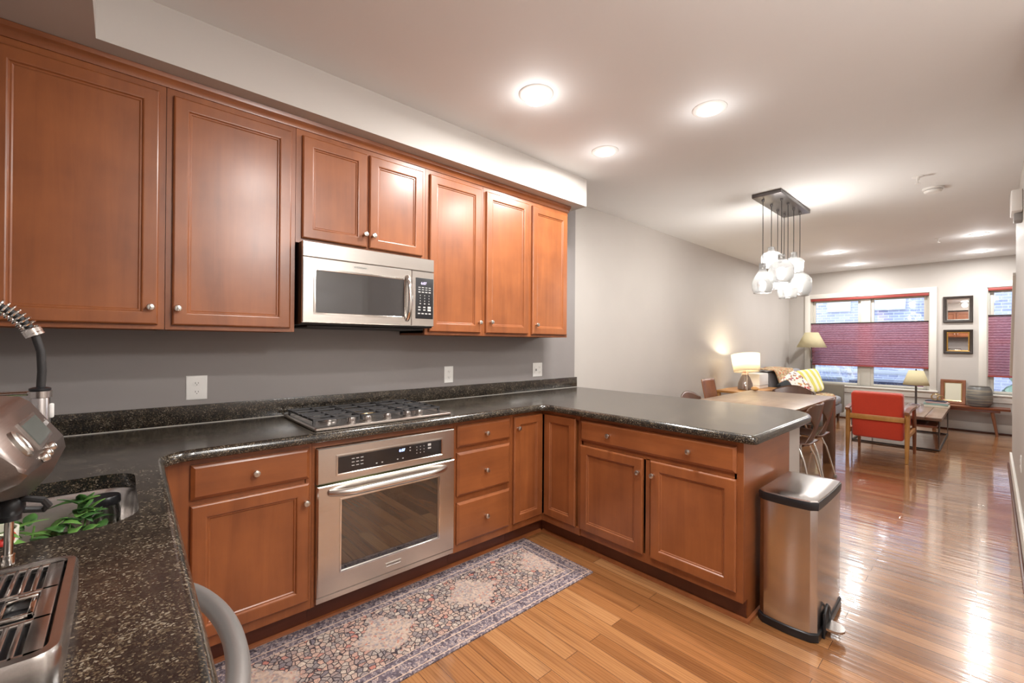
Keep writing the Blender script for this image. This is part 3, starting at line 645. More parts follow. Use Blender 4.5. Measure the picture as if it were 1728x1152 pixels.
def countertop():
    m=MB(); bm=m.bm; zt=.914
    prof=[(.006,.8735),(.0015,.877),(0,.884),(.0,.892),(.0015,.899),(.006,.9065),(.012,.9115),(.020,.914),(.0215,.914)]
    R_=[[bm.verts.new((x,y,z)) for x,y in offset(out,d)] for d,z in prof]; n=len(out)
    for a_,b_ in zip(R_,R_[1:]):
        for i in range(n): bm.faces.new((a_[i],a_[(i+1)%n],b_[(i+1)%n],b_[i]))
    HT=[bm.verts.new((x,y,zt)) for x,y in hole]; HB=[bm.verts.new((x,y,.8735)) for x,y in hole]; k=len(hole)
    for i in range(k): bm.faces.new((HT[i],HT[(i+1)%k],HB[(i+1)%k],HB[i]))
    def fill(O_,H_):
        es=[]
        for L_ in (O_,H_):
            for i in range(len(L_)):
                e=bm.edges.get((L_[i],L_[(i+1)%len(L_)])) or bm.edges.new((L_[i],L_[(i+1)%len(L_)])); es.append(e)
        bmesh.ops.triangle_fill(bm,use_beauty=True,use_dissolve=False,edges=es)
    fill(R_[-1],HT); fill(R_[0],HB)
    return m.build('granite_worktop','granite',None,ang=30)
tag(countertop(),'dark speckled granite worktop running along the sink side, cooktop wall and peninsula','worktop')
r=thing('backsplash','low dark granite upstand along the kitchen wall behind the cooktop','backsplash',(.7,-.01,.915))
MB().box(XL+.022,2.60,-.021,-.001,.915,1.0097,.002).build('long_strip','granite',r); MB().box(XL+.001,XL+.021,-2.45,-.001,.915,1.0097,.002).build('side_strip','granite',r)
MB().tube([(XL+.03,-.0225,.9155),(2.60,-.0225,.9155)],.0022,6).build('caulk_line','caulk',r)

# ------------------------------------------------------------------ sink and what lies in it
r=thing('sink','undermounted stainless steel sink bowl in the left granite worktop','sink',(-.84,-1.12,.68))
m=MB()
def rr(x0,x1,y0,y1,ra,z): return [(x,y,z) for x,y in arc(x1-ra,y1-ra,ra,0,90,6)+arc(x0+ra,y1-ra,ra,90,180,6)+arc(x0+ra,y0+ra,ra,180,270,6)+arc(x1-ra,y0+ra,ra,270,360,6)]
m.loft([rr(SK[0]-.03,SK[1]+.03,SK[2]-.03,SK[3]+.03,.09,.8725),rr(SK[0]-.006,SK[1]+.006,SK[2]-.006,SK[3]+.006,.07,.8725),rr(SK[0]+.002,SK[1]-.002,SK[2]+.002,SK[3]-.002,.07,.86),rr(SK[0]+.01,SK[1]-.01,SK[2]+.01,SK[3]-.01,.07,.72),rr(SK[0]+.04,SK[1]-.04,SK[2]+.04,SK[3]-.04,.06,.695),rr(-.87,-.81,-1.15,-1.09,.029,.688)],cap0=False,cap1=True)
m.build('bowl','steel_y',r)
MB().lathe(-.84,-1.12,[(.038,.6885),(.038,.692),(.03,.692),(.024,.689)],24).build('drain','chrome',r)
r=thing('storage_jar','clear glass jar with a black lid standing in the sink','jar',(-.735,-.975,.70))
JX,JY=-.722,-.945
MB().lathe(JX,JY,[(.032,.7),(.035,.706),(.035,.825),(.031,.843),(.031,.852)],28).build('jar_body','jar_glass',r)
MB().lathe(JX,JY,[(.0335,.846),(.035,.849),(.035,.867),(.032,.871),(.025,.872)],28).build('lid','black_plastic',r)
MB().lathe(JX,JY,[(.0325,.703),(.0325,.80)],24).build('contents','oven_interior',r)
random.seed(11)
def leaf(m,p,d,L_,w,curl=.3):
    d=Vector(d).normalized(); sd=d.cross(Vector((0,0,1))); sd=sd.normalized() if sd.length>.01 else Vector((1,0,0)); nn=sd.cross(d)
    rows=[]
    for i in range(7):
        s_=i/6; ww=w*math.sin(PI*min(1,s_*.94+.03))**.8*(1-.35*s_); c=Vector(p)+d*L_*s_+nn*(-curl*L_*s_*s_)
        rows.append([c-sd*ww+nn*ww*.35,c,c+sd*ww+nn*ww*.35])
    m.loft(rows,closed=False)
r=thing('leafy_cuttings','bunch of fresh green leafy cuttings lying in the sink','plant',(-.80,-1.12,.70))
m=MB(); m2=MB(); m3=MB()
for (bx,by,bz,n_) in ((-.755,-1.09,.885,18),(-.785,-1.13,.862,14),(-.81,-1.18,.845,9),(-.745,-1.14,.84,10),(-.85,-1.10,.865,4)):
    m3.tube([(bx-.03,by-.06,.70),(bx-.01,by-.02,(bz+.70)/2),(bx,by,bz)],.0025,6)
    for i in range(n_):
        a_=random.uniform(0,2*PI); e_=random.uniform(-.5,1.0); d=(math.cos(a_)*math.cos(e_),math.sin(a_)*math.cos(e_),math.sin(e_))
        leaf(m if i%3 else m2,(bx+random.uniform(-.018,.018),by+random.uniform(-.018,.018),bz+random.uniform(-.04,.015)),d,random.uniform(.035,.062),random.uniform(.011,.017),random.uniform(.1,.7))
m.build('leaves','leaf_green',r,solid=.0006); m2.build('young_leaves','leaf_light',r,solid=.0006); m3.build('stems','leaf_light',r)
for i,(a_,b_) in enumerate((((-.86,-1.2,.70),(-.875,-1.22,.84)),((-.87,-1.2,.70),(-.90,-1.245,.80)),((-.90,-1.2,.70),(-.86,-1.245,.79)))):
    pass
r=thing('flower_pot','small cream pot with red flowers standing in the sink behind the coffee machine','plant pot',(-.91,-1.2,.70))
MB().lathe(-.91,-1.20,[(.030,.70),(.042,.82),(.046,.90),(.042,.90),(.038,.85),(.02,.84)],28).build('pot','ceramic',r)
m=MB(); m2=MB()
for i in range(12):
    a_=random.uniform(0,2*PI); e_=random.uniform(.0,.7); leaf(m,(-.905,-1.20,.875),(math.cos(a_)*math.cos(e_),math.sin(a_)*math.cos(e_),math.sin(e_)),.085,.012,.5)
for i in range(4): m2.ball((-.90+random.uniform(-.03,.03),-1.24+random.uniform(-.02,.02),.875+random.uniform(0,.02)),.011,nu=10,nv=8)
m.build('leaves','leaf_light',r,solid=.0006); m2.build('blossoms','flower_red',r)

# ------------------------------------------------------------------ pull-down spring faucet
r=thing('kitchen_faucet','spring neck pull down faucet with black hose above the sink','faucet',(-1.08,-1.1,.914))
FX,FY=-1.085,-1.1
m=MB(); m.lathe(FX,FY,[(.030,.9145),(.030,.925),(.024,.93),(.024,1.02),(.020,1.03)],24); m.build('base','chrome',r)
MB().cyl((FX,FY,1.02),(FX,FY,1.33),.010).build('riser','chrome',r)
cen=[]; 
def gn(s_):  # gooseneck centre line
    P0=Vector((FX,FY,1.33)); P1=Vector((FX,FY,1.47)); P2=Vector((-.905,FY,1.47)); P3=Vector((-.852,FY,1.345))
    q=1-s_; return P0*q**3+P1*3*q*q*s_+P2*3*q*s_*s_+P3*s_**3
core=[gn(i/40) for i in range(41)]
MB().tube(core,.0085,10).build('hose_core','dark_rubber',r)
coil=[]; turns=34; N=turns*12
for i in range(N+1):
    s_=i/N; c=gn(s_); d=(gn(min(1,s_+.01))-gn(max(0,s_-.01))).normalized(); u=Vector((0,1,0)); v=d.cross(u); a_=2*PI*turns*s_; coil.append(c+(u*math.cos(a_)+v*math.sin(a_))*.0165)
MB().tube(coil,.0026,6).build('spring_coil','chrome',r)
e=gn(1); MB().cyl(gn(.955),e,.0185).build('collar','chrome',r)
MB().tube([e,e+Vector((.010,0,-.04)),e+Vector((.012,0,-.09)),e+Vector((.010,0,-.14))],.0085,14).build('hose','dark_rubber',r)
hx=e.x+.009
MB().lathe(hx,FY,[(.012,1.215),(.02,1.212),(.02,1.207),(.0165,1.205),(.0165,1.188),(.0185,1.187)],20).build('hose_nut','black_plastic',r)
MB().lathe(hx,FY,[(.0175,1.190),(.019,1.185),(.019,1.10),(.021,1.085),(.021,1.06),(.017,1.055)],24).build('spray_head','steel_can',r)
MB().box(hx+.017,hx+.025,FY-.006,FY+.006,1.135,1.172,.003).build('spray_button','white_plastic',r)
MB().tube([(FX,FY,1.197),(FX+.1,FY,1.2),(hx-.02,FY,1.2)],.006,10).build('holder_arm','chrome',r)
MB().lathe(hx,FY,[(.0175,1.189),(.0225,1.189),(.0225,1.205),(.0175,1.205)],24,cap=False).build('holder_ring','steel_y',r)

# ------------------------------------------------------------------ espresso machine (front faces the aisle)
Y0,Y1=-2.035,-1.722
r=thing('espresso_machine','brushed steel espresso machine with a tilted display on the left worktop','coffee machine',(-.95,-1.88,.9145))
m=MB(); m.box(-1.12,-.90,Y0+.005,Y1-.005,.922,1.13,.012); m.build('body','steel_dark',r)
com=[(-1.12,1.10),(-1.12,1.235),(-1.10,1.243),(-.885,1.253),(-.83,1.252),(-.806,1.248),(-.796,1.240)]
near=com+[(-.7685,1.196),(-.7665,1.190),(-.772,1.182),(-.80,1.170),(-.85,1.155)]
far=com+[(-.7600,1.183),(-.757,1.165),(-.772,1.127),(-.796,1.096),(-.85,1.088)]
def lerp(q,ins=0.0): return [(a_[0]*(1-q)+b_[0]*q-(ins if a_[0]>-1 else -ins),None,a_[1]*(1-q)+b_[1]*q) for a_,b_ in zip(near,far)]
m=MB(); m.loft([[(x,y,z-(i_ if z>1.2 else -i_)) for x,_,z in lerp(q,i_)] for y,q,i_ in ((Y0,0,.006),(Y0+.006,0,0),(-1.88,.5,0),(Y1-.006,1,0),(Y1,1,.006))])
m.build('head','steel_panel',r,ang=40)
# front panel frame: along y (a), along slope (h), outward (d)
pa=Vector((-.796,0,1.2405)); pb=Vector((-.758,0,1.1775)); sd=(pb-pa).normalized(); pn=Vector((-sd.z,0,sd.x)); pn=pn if pn.x>0 else -pn
def FPn(a_,h,d): 
    p=pa+sd*h+pn*d; return Vector((p.x,a_,p.z))
def panel_quad(name,mat,a0,a1,h0,h1,d0,d1,par,bev=0):
    mm=MB(); mm.loft([[FPn(a0,h0,d),FPn(a1,h0,d),FPn(a1,h1,d),FPn(a0,h1,d)] for d in (d0,d1)]); return mm.build(name,mat,par)
scr=panel_quad('display_bezel','steel_y',-1.914,-1.790,.013,.052,0,.003,r); panel_quad('screen','lcd_glass',-1.908,-1.797,.017,.048,.003,.0038,scr)
def ring_on(y,h,ra,rb,name,mat):
    mm=MB(); mm.loft([[FPn(y+q*ra*math.cos(2*PI*i/24),h+q*rb*math.sin(2*PI*i/24),d) for i in range(24)] for q,d in ((1,0),(1,.004),(.8,.006),(.62,.0045),(.3,.006))]); return mm.build(name,mat,r)
ring_on(-1.972,.031,.013,.017,'power_button','nickel')
for q_ in (-1.855,-1.90,-1.93): ring_on(q_,.061,.008,.006,'selector_button','nickel')
text('maker_name','Breville',lambda a_,h,d:FPn(a_,.044-h,d),-1.782,.004,.001,.014,'button_white',r)
# group head, portafilter, steam wand
m=MB(); m.lathe(-.845,-1.905,[(.036,1.095),(.036,1.06),(.040,1.058),(.040,1.035),(.030,1.03)],28); m.build('group_head','chrome',r)
m=MB(); m.lathe(-.845,-1.905,[(.034,1.034),(.032,1.00),(.02,.995)],24); m.build('portafilter','black_plastic',r)
m=MB(); m.ball((-.815,-1.735,1.085),.017,.017,.02); m.tube([(-.815,-1.735,1.085),(-.815,-1.735,1.065)],.013,14); m.build('wand_joint','black_plastic',r)
m=MB(); m.tube([(-.775,-1.735,1.078),(-.78,-1.745,1.09),(-.80,-1.74,1.095),(-.815,-1.735,1.086),(-.80,-1.725,1.074),(-.78,-1.725,1.07)],.005,8,closed=True); m.build('wand_grip','dark_rubber',r)
m=MB(); m.tube([(-.815,-1.735,1.07),(-.816,-1.732,1.01)],.0052,12); m.tube([(-.816,-1.732,1.012),(-.816,-1.732,.998)],.0075,12); m.build('steam_wand','chrome',r)
# drip tray with slotted grille
TX0,TX1,TY0,TY1=-.905,-.742,-2.0,-1.685
m=MB(); m.loft([rr(TX0,TX1-.004,TY0+.004,TY1-.004,.022,.9145),rr(TX0,TX1,TY0,TY1,.024,.925),rr(TX0,TX1,TY0,TY1,.024,.972),rr(TX0+.003,TX1-.003,TY0+.003,TY1-.003,.022,.977),rr(TX0+.012,TX1-.012,TY0+.012,TY1-.012,.016,.978),rr(TX0+.014,TX1-.014,TY0+.014,TY1-.014,.014,.960)],cap1=True)
m.build('drip_tray','steel_y',r)
m=MB(); gx0,gx1,gy0,gy1=TX0+.016,TX1-.016,TY0+.016,TY1-.016; z0,z1=.968,.975
for y in (gy0,gy0+.088,gy0+.180,gy1-.008): m.box(gx0,gx1,y,y+.009,z0,z1,.002)
m.box(gx1-.018,gx1,gy0,gy1,z0,z1,.002); m.box(gx0,gx0+.008,gy0,gy1,z0,z1,.002)
x=gx0+.014
while x<gx1-.02:
    for (a_,b_) in ((gy0,gy0+.09),(gy0+.09,gy0+.182),(gy0+.182,gy1)):
        if a_==gy0+.09 and x>gx1-.055: continue
        m.box(x,x+.0062,a_,b_,z0,z1,.0018)
    x+=.0125
m.build('grille','steel_y',r)
m=MB(); 
m.box(gx1-.050,gx1-.046,gy0+.105,gy0+.165,.962,.978,.001); m.box(gx1-.024,gx1-.018,gy0+.105,gy0+.165,.962,.978,.001); m.box(gx1-.050,gx1-.018,gy0+.105,gy0+.110,.962,.978,.001); m.box(gx1-.050,gx1-.018,gy0+.160,gy0+.168,.962,.979,.002); m.build('tray_float','chrome',r)
B('tray_liner','black_plastic',r,gx0,gx1,gy0,gy1,.9605,.962)

# ------------------------------------------------------------------ microwave
FM=frame((-.0176,-.390,0),(1,0,0),(0,-1,0)); MW=.762
r=thing('microwave','stainless steel over the range microwave mounted under the short cabinet','microwave',(.365,-.2,1.42))
MB().box(-.0176,.7444,-.389,-.002,1.422,1.842,.003).build('body','black_plastic',r)
m=MB(); m.rings(FM,MW,1.842-1.765,[(0,0),(0,.016),(.003,.019)],0,1.765); m.build('vent_panel','steel',r)
dr=MB().rings(FM,.607,.330,[(0,0),(0,.016),(.004,.019),(.052,.019),(.056,.016)],0,1.432).build('door','steel',r,ang=30)
m=MB(); m.rings(FM,.515,.235,[(0,0),(0,.004),(.008,.005),(.012,.002)],.054,1.474); m.xform(Matrix.Translation((0,-.0175,0))); m.build('window_trim','chrome',dr)
B('window_glass','microwave_glass',dr,.046,.545,-.4115,-.400,1.484,1.699)
m=MB(); pts=[FM(.578+.004*math.sin(PI*i/16),1.462+.262*i/16,.022+.034*math.sin(PI*i/16)**.6) for i in range(17)]; m.tube(pts,[.012+.003*math.sin(PI*i/16) for i in range(17)],14,flat=.7); m.build('handle','chrome',dr)
text('maker_name','KITCHENAID',FM,.262,1.7335,.0208,.0115,'dark_rubber',dr)
MB().rings(FM,.080,.016,[(0,.0185),(0,.0200),(.0012,.0200),(.0018,.0192)],.256,1.730).build('name_plate','nickel',dr)
pn_=MB().rings(FM,.153,.330,[(0,0),(0,.016),(.003,.019),(.008,.019)],.609,1.432).build('control_surround','steel',r)
MB().rings(FM,.119,.245,[(0,0),(0,.0215),(.003,.0225)],.635,1.477).build('control_panel','black_plastic',pn_)
text('clock_digits','6:07',FM,.668,1.683,.0232,.022,'display_violet',pn_)
m=MB()
def lab(m,F,a_,h,w_,hh,d): m.loft([[F(a_-w_/2,h-hh/2,d),F(a_+w_/2,h-hh/2,d)],[F(a_-w_/2,h+hh/2,d),F(a_+w_/2,h+hh/2,d)]],closed=False)
for j,h in enumerate((1.665,1.652,1.637)):
    for k in range(4): lab(m,FM,.658+k*.0235,h,.015,.004 if j<2 else .006,.0230)
for j in range(4):
    for k in range(3): lab(m,FM,.664+k*.030,1.617-j*.0165,.004 if j<3 else .009,.006,.0230)
for j,h in enumerate((1.546,1.530,1.508)):
    for k in range(3 if j<2 else 4): lab(m,FM,(.658+k*.034) if j<2 else (.656+k*.0245),h,.016 if k<2 or j==2 else .022,.007 if k<2 or j==2 else .012,.0230)
m.build('button_legend','button_white',pn_,smooth=False)
MB().box(.02,.70,-.36,-.05,1.408,1.4215,.004).build('underside_plate','dark_rubber',r)

# ------------------------------------------------------------------ wall oven
FO=frame((-.0145,-.617,0),(1,0,0),(0,-1,0)); OW=.757
r=thing('wall_oven','stainless steel built in wall oven with glass door below the cooktop','oven',(.365,-.35,.12))
m=MB(); m.box(-.012,.740,-.6165,-.08,.122,.125); m.box(-.012,.740,-.6165,-.08,.832,.836); m.box(-.012,-.005,-.6165,-.08,.125,.832); m.box(.733,.740,-.6165,-.08,.125,.832); m.box(-.012,.740,-.09,-.08,.125,.832); m.build('cavity','oven_interior',r)
m=MB(); m.rings(FO,OW,.166,[(0,0),(0,.022),(.004,.026)],0,.672); cp_=m.build('control_fascia','steel',r)
m=MB(); m.rings(FO,.592,.098,[(0,.024),(0,.030),(.006,.030),(.009,.0265)],.085,.700); m.build('panel_trim','chrome',cp_)
m=MB(); m.rings(FO,.572,.078,[(0,.025),(0,.0278)],.095,.710); m.build('control_panel','dark_glass',cp_)
text('clock_digits','6:07',FO,.408,.762,.0285,.020,'display_blue',cp_)
m=MB()
for k in range(3):
    for j in range(3): lab(m,FO,.165+k*.022,.770-j*.0165,.014,.0035,.0285)
for a_ in (.285,.315,.40,.43): lab(m,FO,a_,.726,.008,.005,.0285)
for j in range(3):
    for k in range(3): lab(m,FO,.512+k*.022,.772-j*.0165,.004,.004,.0285)
for h in (.776,.760): lab(m,FO,.472,h,.007,.005,.0285)
lab(m,FO,.590,.773,.020,.013,.0285); lab(m,FO,.590,.755,.020,.008,.0285)
m.build('button_legend','button_white',cp_,smooth=False)
dr=None
m=MB(); m.rings(FO,OW,.512,[(0,0),(0,.026),(.005,.031)],0,.152)
# cut a window: build as frame ring instead
m.bm.free(); m=MB()
O_=[(0,.152),(OW,.152),(OW,.664),(0,.664)]
wa0,wa1,wh0,wh1=.112,.648,.248,.582
def rect(a0,a1,h0,h1,d): return [FO(a0,h0,d),FO(a1,h0,d),FO(a1,h1,d),FO(a0,h1,d)]
m.loft([rect(wa0,wa1,wh0,wh1,0.002),rect(0,OW,.152,.664,0.002),rect(0,OW,.152,.664,.026),rect(.005,OW-.005,.157,.659,.031),rect(wa0-.008,wa1+.008,wh0-.008,wh1+.008,.031),rect(wa0,wa1,wh0,wh1,.026),rect(wa0,wa1,wh0,wh1,.002)],cap0=False,cap1=False)
dr=m.build('door','steel',r,ang=30)
m=MB(); m.loft([rect(wa0-.002,wa1+.002,wh0-.002,wh1+.002,.018),rect(wa0-.002,wa1+.002,wh0-.002,wh1+.002,.024)]); m.build('window_glass','oven_glass',dr)
m=MB(); m.loft([rect(wa0-.009,wa1+.009,wh0-.009,wh1+.009,.0305),rect(wa0-.009,wa1+.009,wh0-.009,wh1+.009,.034),rect(wa0-.003,wa1+.003,wh0-.003,wh1+.003,.034),rect(wa0-.003,wa1+.003,wh0-.003,wh1+.003,.024)],cap0=False,cap1=False); m.build('window_trim','chrome',dr)
m=MB(); pts=[FO(.055+.635*i/24,.628,.031+.045*min(1,math.sin(PI*i/24)*2.2)**.7) for i in range(25)]; m.tube(pts,[.016+.003*math.sin(PI*i/24) for i in range(25)],16); m.build('handle','steel',dr)
MB().rings(FO,.086,.018,[(0,.030),(0,.0335),(.0018,.0345),(.0026,.0330)],.336,.188).build('name_plate','nickel',dr)
text('maker_name','KITCHENAID',FO,.342,.1925,.0337,.0118,'dark_rubber',dr)
m=MB(); m.rings(FO,OW,.026,[(0,0),(0,.020),(.002,.022)],0,.122); m.build('base_trim','steel',r)
m=MB()
for z in (.30,.43):
    for k in range(13): m.tube([(.03+k*.056,-.14,z),(.03+k*.056,-.56,z)],.0025,6)
    for y in (-.14,-.56): m.tube([(.01,y,z),(.72,y,z)],.0035,6)
m.build('racks','nickel',r)
spill('oven_lamp',(.40,-.20,.50),.9,(.95,1,.62),.03)

# ------------------------------------------------------------------ gas cooktop
r=thing('gas_cooktop','stainless steel five burner gas cooktop with cast iron grates','cooktop',(.37,-.34,.915))
CX0,CX1,CY0,CY1=-.018,.744,-.612,-.085
m=MB(); m.loft([rr(CX0+.004,CX1-.004,CY0+.004,CY1-.004,.008,.9145),rr(CX0,CX1,CY0,CY1,.010,.918),rr(CX0,CX1,CY0,CY1,.010,.926),rr(CX0+.005,CX1-.005,CY0+.005,CY1-.005,.008,.930),rr(CX0+.018,CX1-.018,CY0+.030,CY1-.018,.008,.931),rr(CX0+.028,CX1-.028,CY0+.045,CY1-.028,.008,.927)])
m.build('tray','steel',r)
for (bx,by,br_) in ((.11,-.20,.034),(.11,-.42,.040),(.363,-.28,.052),(.615,-.20,.034),(.615,-.42,.040)):
    m=MB(); m.lathe(bx,by,[(br_*1.25,.9275),(br_*1.2,.934),(br_,.936),(br_,.940)],28); b_=m.build('burner','brass' if br_>.05 else 'steel_dark',r)
    MB().lathe(bx,by,[(br_*.92,.940),(br_*.95,.944),(br_*.8,.947)],28).build('burner_cap','cast_iron',b_)
def gbar(m,x0,y0,x1,y1,z=.957,h=.009,w_=.0045):
    d=Vector((x1-x0,y1-y0,0)).normalized(); s_=Vector((-d.y,d.x,0))*w_
    a_=Vector((x0,y0,0)); b_=Vector((x1,y1,0))
    m.loft([[p-s_+Vector((0,0,z-h)),p+s_+Vector((0,0,z-h)),p+s_*.7+Vector((0,0,z)),p-s_*.7+Vector((0,0,z))] for p in (a_,b_)])
for gx0_,gx1_ in ((.004,.236),(.242,.484),(.490,.722)):
    m=MB(); gy0_,gy1_=-.515,-.102; cx_=(gx0_+gx1_)/2
    for y in (gy0_,gy0_+.085,gy0_+.165,(gy0_+gy1_)/2+.02,gy1_-.085,gy1_): gbar(m,gx0_,y,gx1_,y)
    for x in (gx0_+.006,gx1_-.006,cx_): gbar(m,x,gy0_,x,gy1_,z=.955)
    for x in (gx0_+.006,gx1_-.006):
        for y in (gy0_+.005,gy1_-.005): m.box(x-.006,x+.006,y-.006,y+.006,.930,.950,.002)
    m.build('grate','cast_iron',r)
for kx in (.172,.257,.366,.483,.556):
    m=MB(); m.lathe(kx,-.562,[(.023,.930),(.023,.934),(.018,.936),(.0185,.952),(.015,.957),(.006,.958)],24)
    for q in range(8): a_=q*PI/4; m.box(kx+.0175*math.cos(a_)-.0025,kx+.0175*math.cos(a_)+.0025,-.562+.0175*math.sin(a_)-.0025,-.562+.0175*math.sin(a_)+.0025,.937,.954,.001)
    m.build('knob','steel_dark',r)

# ------------------------------------------------------------------ outlets
def outlet(cx,cz,w_,label,kind,F,group='white outlet plates on the kitchen wall'):
    r=tag(MB().rings(F,w_,.122,[(0,0),(0,.003),(.003,.0055),(.007,.006)],cx-w_/2,cz-.061).build('outlet_plate','white_plastic',None),label,'outlet',group)
    off=[cx] if kind==1 else [cx-.024,cx+.024]
    for i,ox in enumerate(off):
        if kind==2 and i==0:
            o=MB().rings(F,.03,.062,[(0,.0055),(0,.008)],ox-.015,cz-.031).build('switch','white_plastic',r)
            MB().rings(F,.010,.020,[(0,.008),(.001,.015)],ox-.005,cz-.01).build('toggle','grey_plastic',o); continue
        m=MB(); s_=MB()
        for dz in (-.022,.022):
            m.loft([[F(ox+.0165*math.cos(2*PI*k/20),cz+dz+.0145*math.sin(2*PI*k/20),d) for k in range(20)] for d in (.0055,.0078)])
            for dx,hh in ((-.006,.008),(.006,.0065)): s_.loft([[F(ox+dx-.0011,cz+dz-hh/2+.002,.0081),F(ox+dx+.0011,cz+dz-hh/2+.002,.0081)],[F(ox+dx-.0011,cz+dz+hh/2+.002,.0081),F(ox+dx+.0011,cz+dz+hh/2+.002,.0081)]],closed=False)
            s_.loft([[F(ox-.002,cz+dz-.009,.0081),F(ox+.002,cz+dz-.009,.0081)],[F(ox-.002,cz+dz-.0055,.0081),F(ox+.002,cz+dz-.0055,.0081)]],closed=False)
        o=m.build('socket','white_plastic',r); s_.build('slots','outlet_slot',o,smooth=False)
    return r
FW=frame((0,-.0005,0),(1,0,0),(0,-1,0))
outlet(-.400,1.096,.088,'white double socket plate on the grey wall left of the cooktop',1,FW)
outlet(1.129,1.096,.078,'white socket plate on the grey wall above the three drawer cabinet',1,FW)
outlet(2.071,1.098,.118,'wide white switch and socket plate near the end of the backsplash',2,FW)
FR=frame((0,YR+.0005,0),(1,0,0),(0,1,0))
outlet(4.36,.45,.076,'white socket plate low on the right wall near its baseboard',1,FR,'outlets on the right wall')

# ------------------------------------------------------------------ rug
m=MB(); m.loft([rr(-.435,1.365,-1.165,-.580,.006,.0005),rr(-.435,1.365,-1.165,-.580,.006,.006),rr(-.432,1.362,-1.162,-.583,.005,.0075)])
o=m.build('runner_rug','runner_weave',None)
tag(o,'long low pile runner rug with faded floral pattern on the floor before the oven','rug')
# pattern coordinates start at the rug's corner
me=o.data; me.transform(Matrix.Translation((.90,.2925,0))); o.location=(o.location.x-.90,o.location.y-.2925,o.location.z)

# ------------------------------------------------------------------ pedal bin
TB=(1.615,2.085,-2.203,-1.955)
r=thing('pedal_bin','tall stainless steel pedal bin standing at the end of the peninsula','trash can',(1.85,-2.07,0))
def bowed(x0,x1,y0,y1,bow,z,rc=.018,ins=0):
    x0+=ins;x1-=ins;y0+=ins;y1-=ins; pts=[]
    n=10
    for i in range(n+1): t_=i/n; pts.append((x0-bow*math.sin(PI*t_)+ (rc*.6 if i in(0,n) else 0),y1-(y1-y0)*t_ -(rc*.5 if i==0 else (-rc*.5 if i==n else 0)),z))
    pts+=[(x0+rc,y0,z)]
    for i in range(1,6): t_=i/6; pts.append((x0+rc+(x1-x0-2*rc)*t_,y0-.004*math.sin(PI*t_),z))
    pts+=arc3(x1-rc,y0+rc,rc,270,360,z)+arc3(x1-rc,y1-rc,rc,0,90,z)+[(x0+rc,y1,z)]
    return pts
def arc3(cx,cy,r_,a0,a1,z): return [(x,y,z) for x,y in arc(cx,cy,r_,a0,a1,5)]
x0,x1,y0,y1=TB
m=MB(); m.loft([bowed(x0,x1,y0,y1,.014,.0,ins=.003),bowed(x0,x1,y0,y1,.014,.004),bowed(x0,x1,y0,y1,.014,.036),bowed(x0,x1,y0,y1,.014,.040,ins=.004)]); m.build('base_ring','black_plastic',r)
m=MB(); m.loft([bowed(x0,x1,y0,y1,.014,.0405,ins=.006),bowed(x0,x1,y0,y1,.014,.590,ins=.006)]); m.build('body','steel_can',r,ang=30)
m=MB(); m.loft([bowed(x0,x1,y0,y1,.014,.591,ins=.003),bowed(x0,x1,y0,y1,.014,.618),bowed(x0,x1,y0,y1,.014,.628,ins=.003)]); m.build('rim','black_plastic',r)
m=MB(); m.loft([bowed(x0,x1,y0,y1,.014,.6285,ins=.005),bowed(x0,x1,y0,y1,.014,.634,ins=.007),bowed(x0,x1,y0,y1,.014,.641,ins=.03),bowed(x0,x1,y0,y1,.008,.643,ins=.07)]); m.build('lid','steel_y',r,ang=30)
px=1.745
m=MB(); m.tube([(px-.052,y0-.006,.002),(px-.050,y0-.008,.06),(px-.034,y0-.008,.112),(px,y0-.008,.135),(px+.034,y0-.008,.112),(px+.050,y0-.008,.06),(px+.052,y0-.006,.002)],.006,8); m.build('pedal_arch','black_plastic',r)
B('pedal_recess','dark_rubber',r,px-.044,px+.044,y0-.006,y0-.001,.003,.105)
m=MB(); pl=[(px-.046,y0-.004)]+[(px+.046*math.cos(math.radians(a_)),y0-.03-.046*math.sin(math.radians(a_))) for a_ in range(180,-1,-15)]+[(px+.046,y0-.004)]
m.loft([[(a_,b_,z+(b_-y0)*.05) for a_,b_ in pl] for z in (.040,.050)]); m.build('pedal','steel_y',r)

# ------------------------------------------------------------------ ceiling lamps and fittings
LAB=['recessed ceiling lamp with a bulging dome lens, nearest the wall cabinets','recessed ceiling lamp farthest right of the three over the kitchen','recessed ceiling lamp beyond the dome lens one, near the soffit end',
 'recessed ceiling lamp just right of the glass pendant cluster','recessed ceiling lamp nearest the wide window','recessed ceiling lamp farther from the window wall, above the bench side','recessed ceiling lamp closest to the narrow window','added unseen recessed lamp above the sink aisle for general kitchen light']
for i,(x,y,k) in enumerate(DOWN):
    r=thing('recessed_lamp',LAB[i],'ceiling light',(x,y,ZC),'recessed ceiling lamps')
    m=MB(); m.lathe(x,y,[(.094,ZC-.0005),(.094,ZC-.003),(.088,ZC-.007),(.070,ZC-.010),(.066,ZC-.006),(.066,ZC-.0005)],36,cap=False); m.build('trim_ring','pure_white_trim',r)
    m=MB()
    if k: m.lathe(x,y,[(.066,ZC-.004),(.065,ZC-.022),(.057,ZC-.038),(.042,ZC-.046),(.02,ZC-.049)],36)
    else: m.lathe(x,y,[(.066,ZC-.004),(.062,ZC-.009),(.045,ZC-.013),(.02,ZC-.015)],36)
    m.build('lens','lamp_lens',r)
r=thing('added_fill_dome','added unseen white opal dome behind the camera that gives the kitchen fill light','ceiling light',(.45,-3.2,ZC))  # unseen dome, added only as soft fill for the ceiling and cabinet fronts
MB().lathe(.45,-3.2,[(.20,ZC-.0005),(.20,ZC-.02),(.185,ZC-.025)],40).build('base','nickel',r)
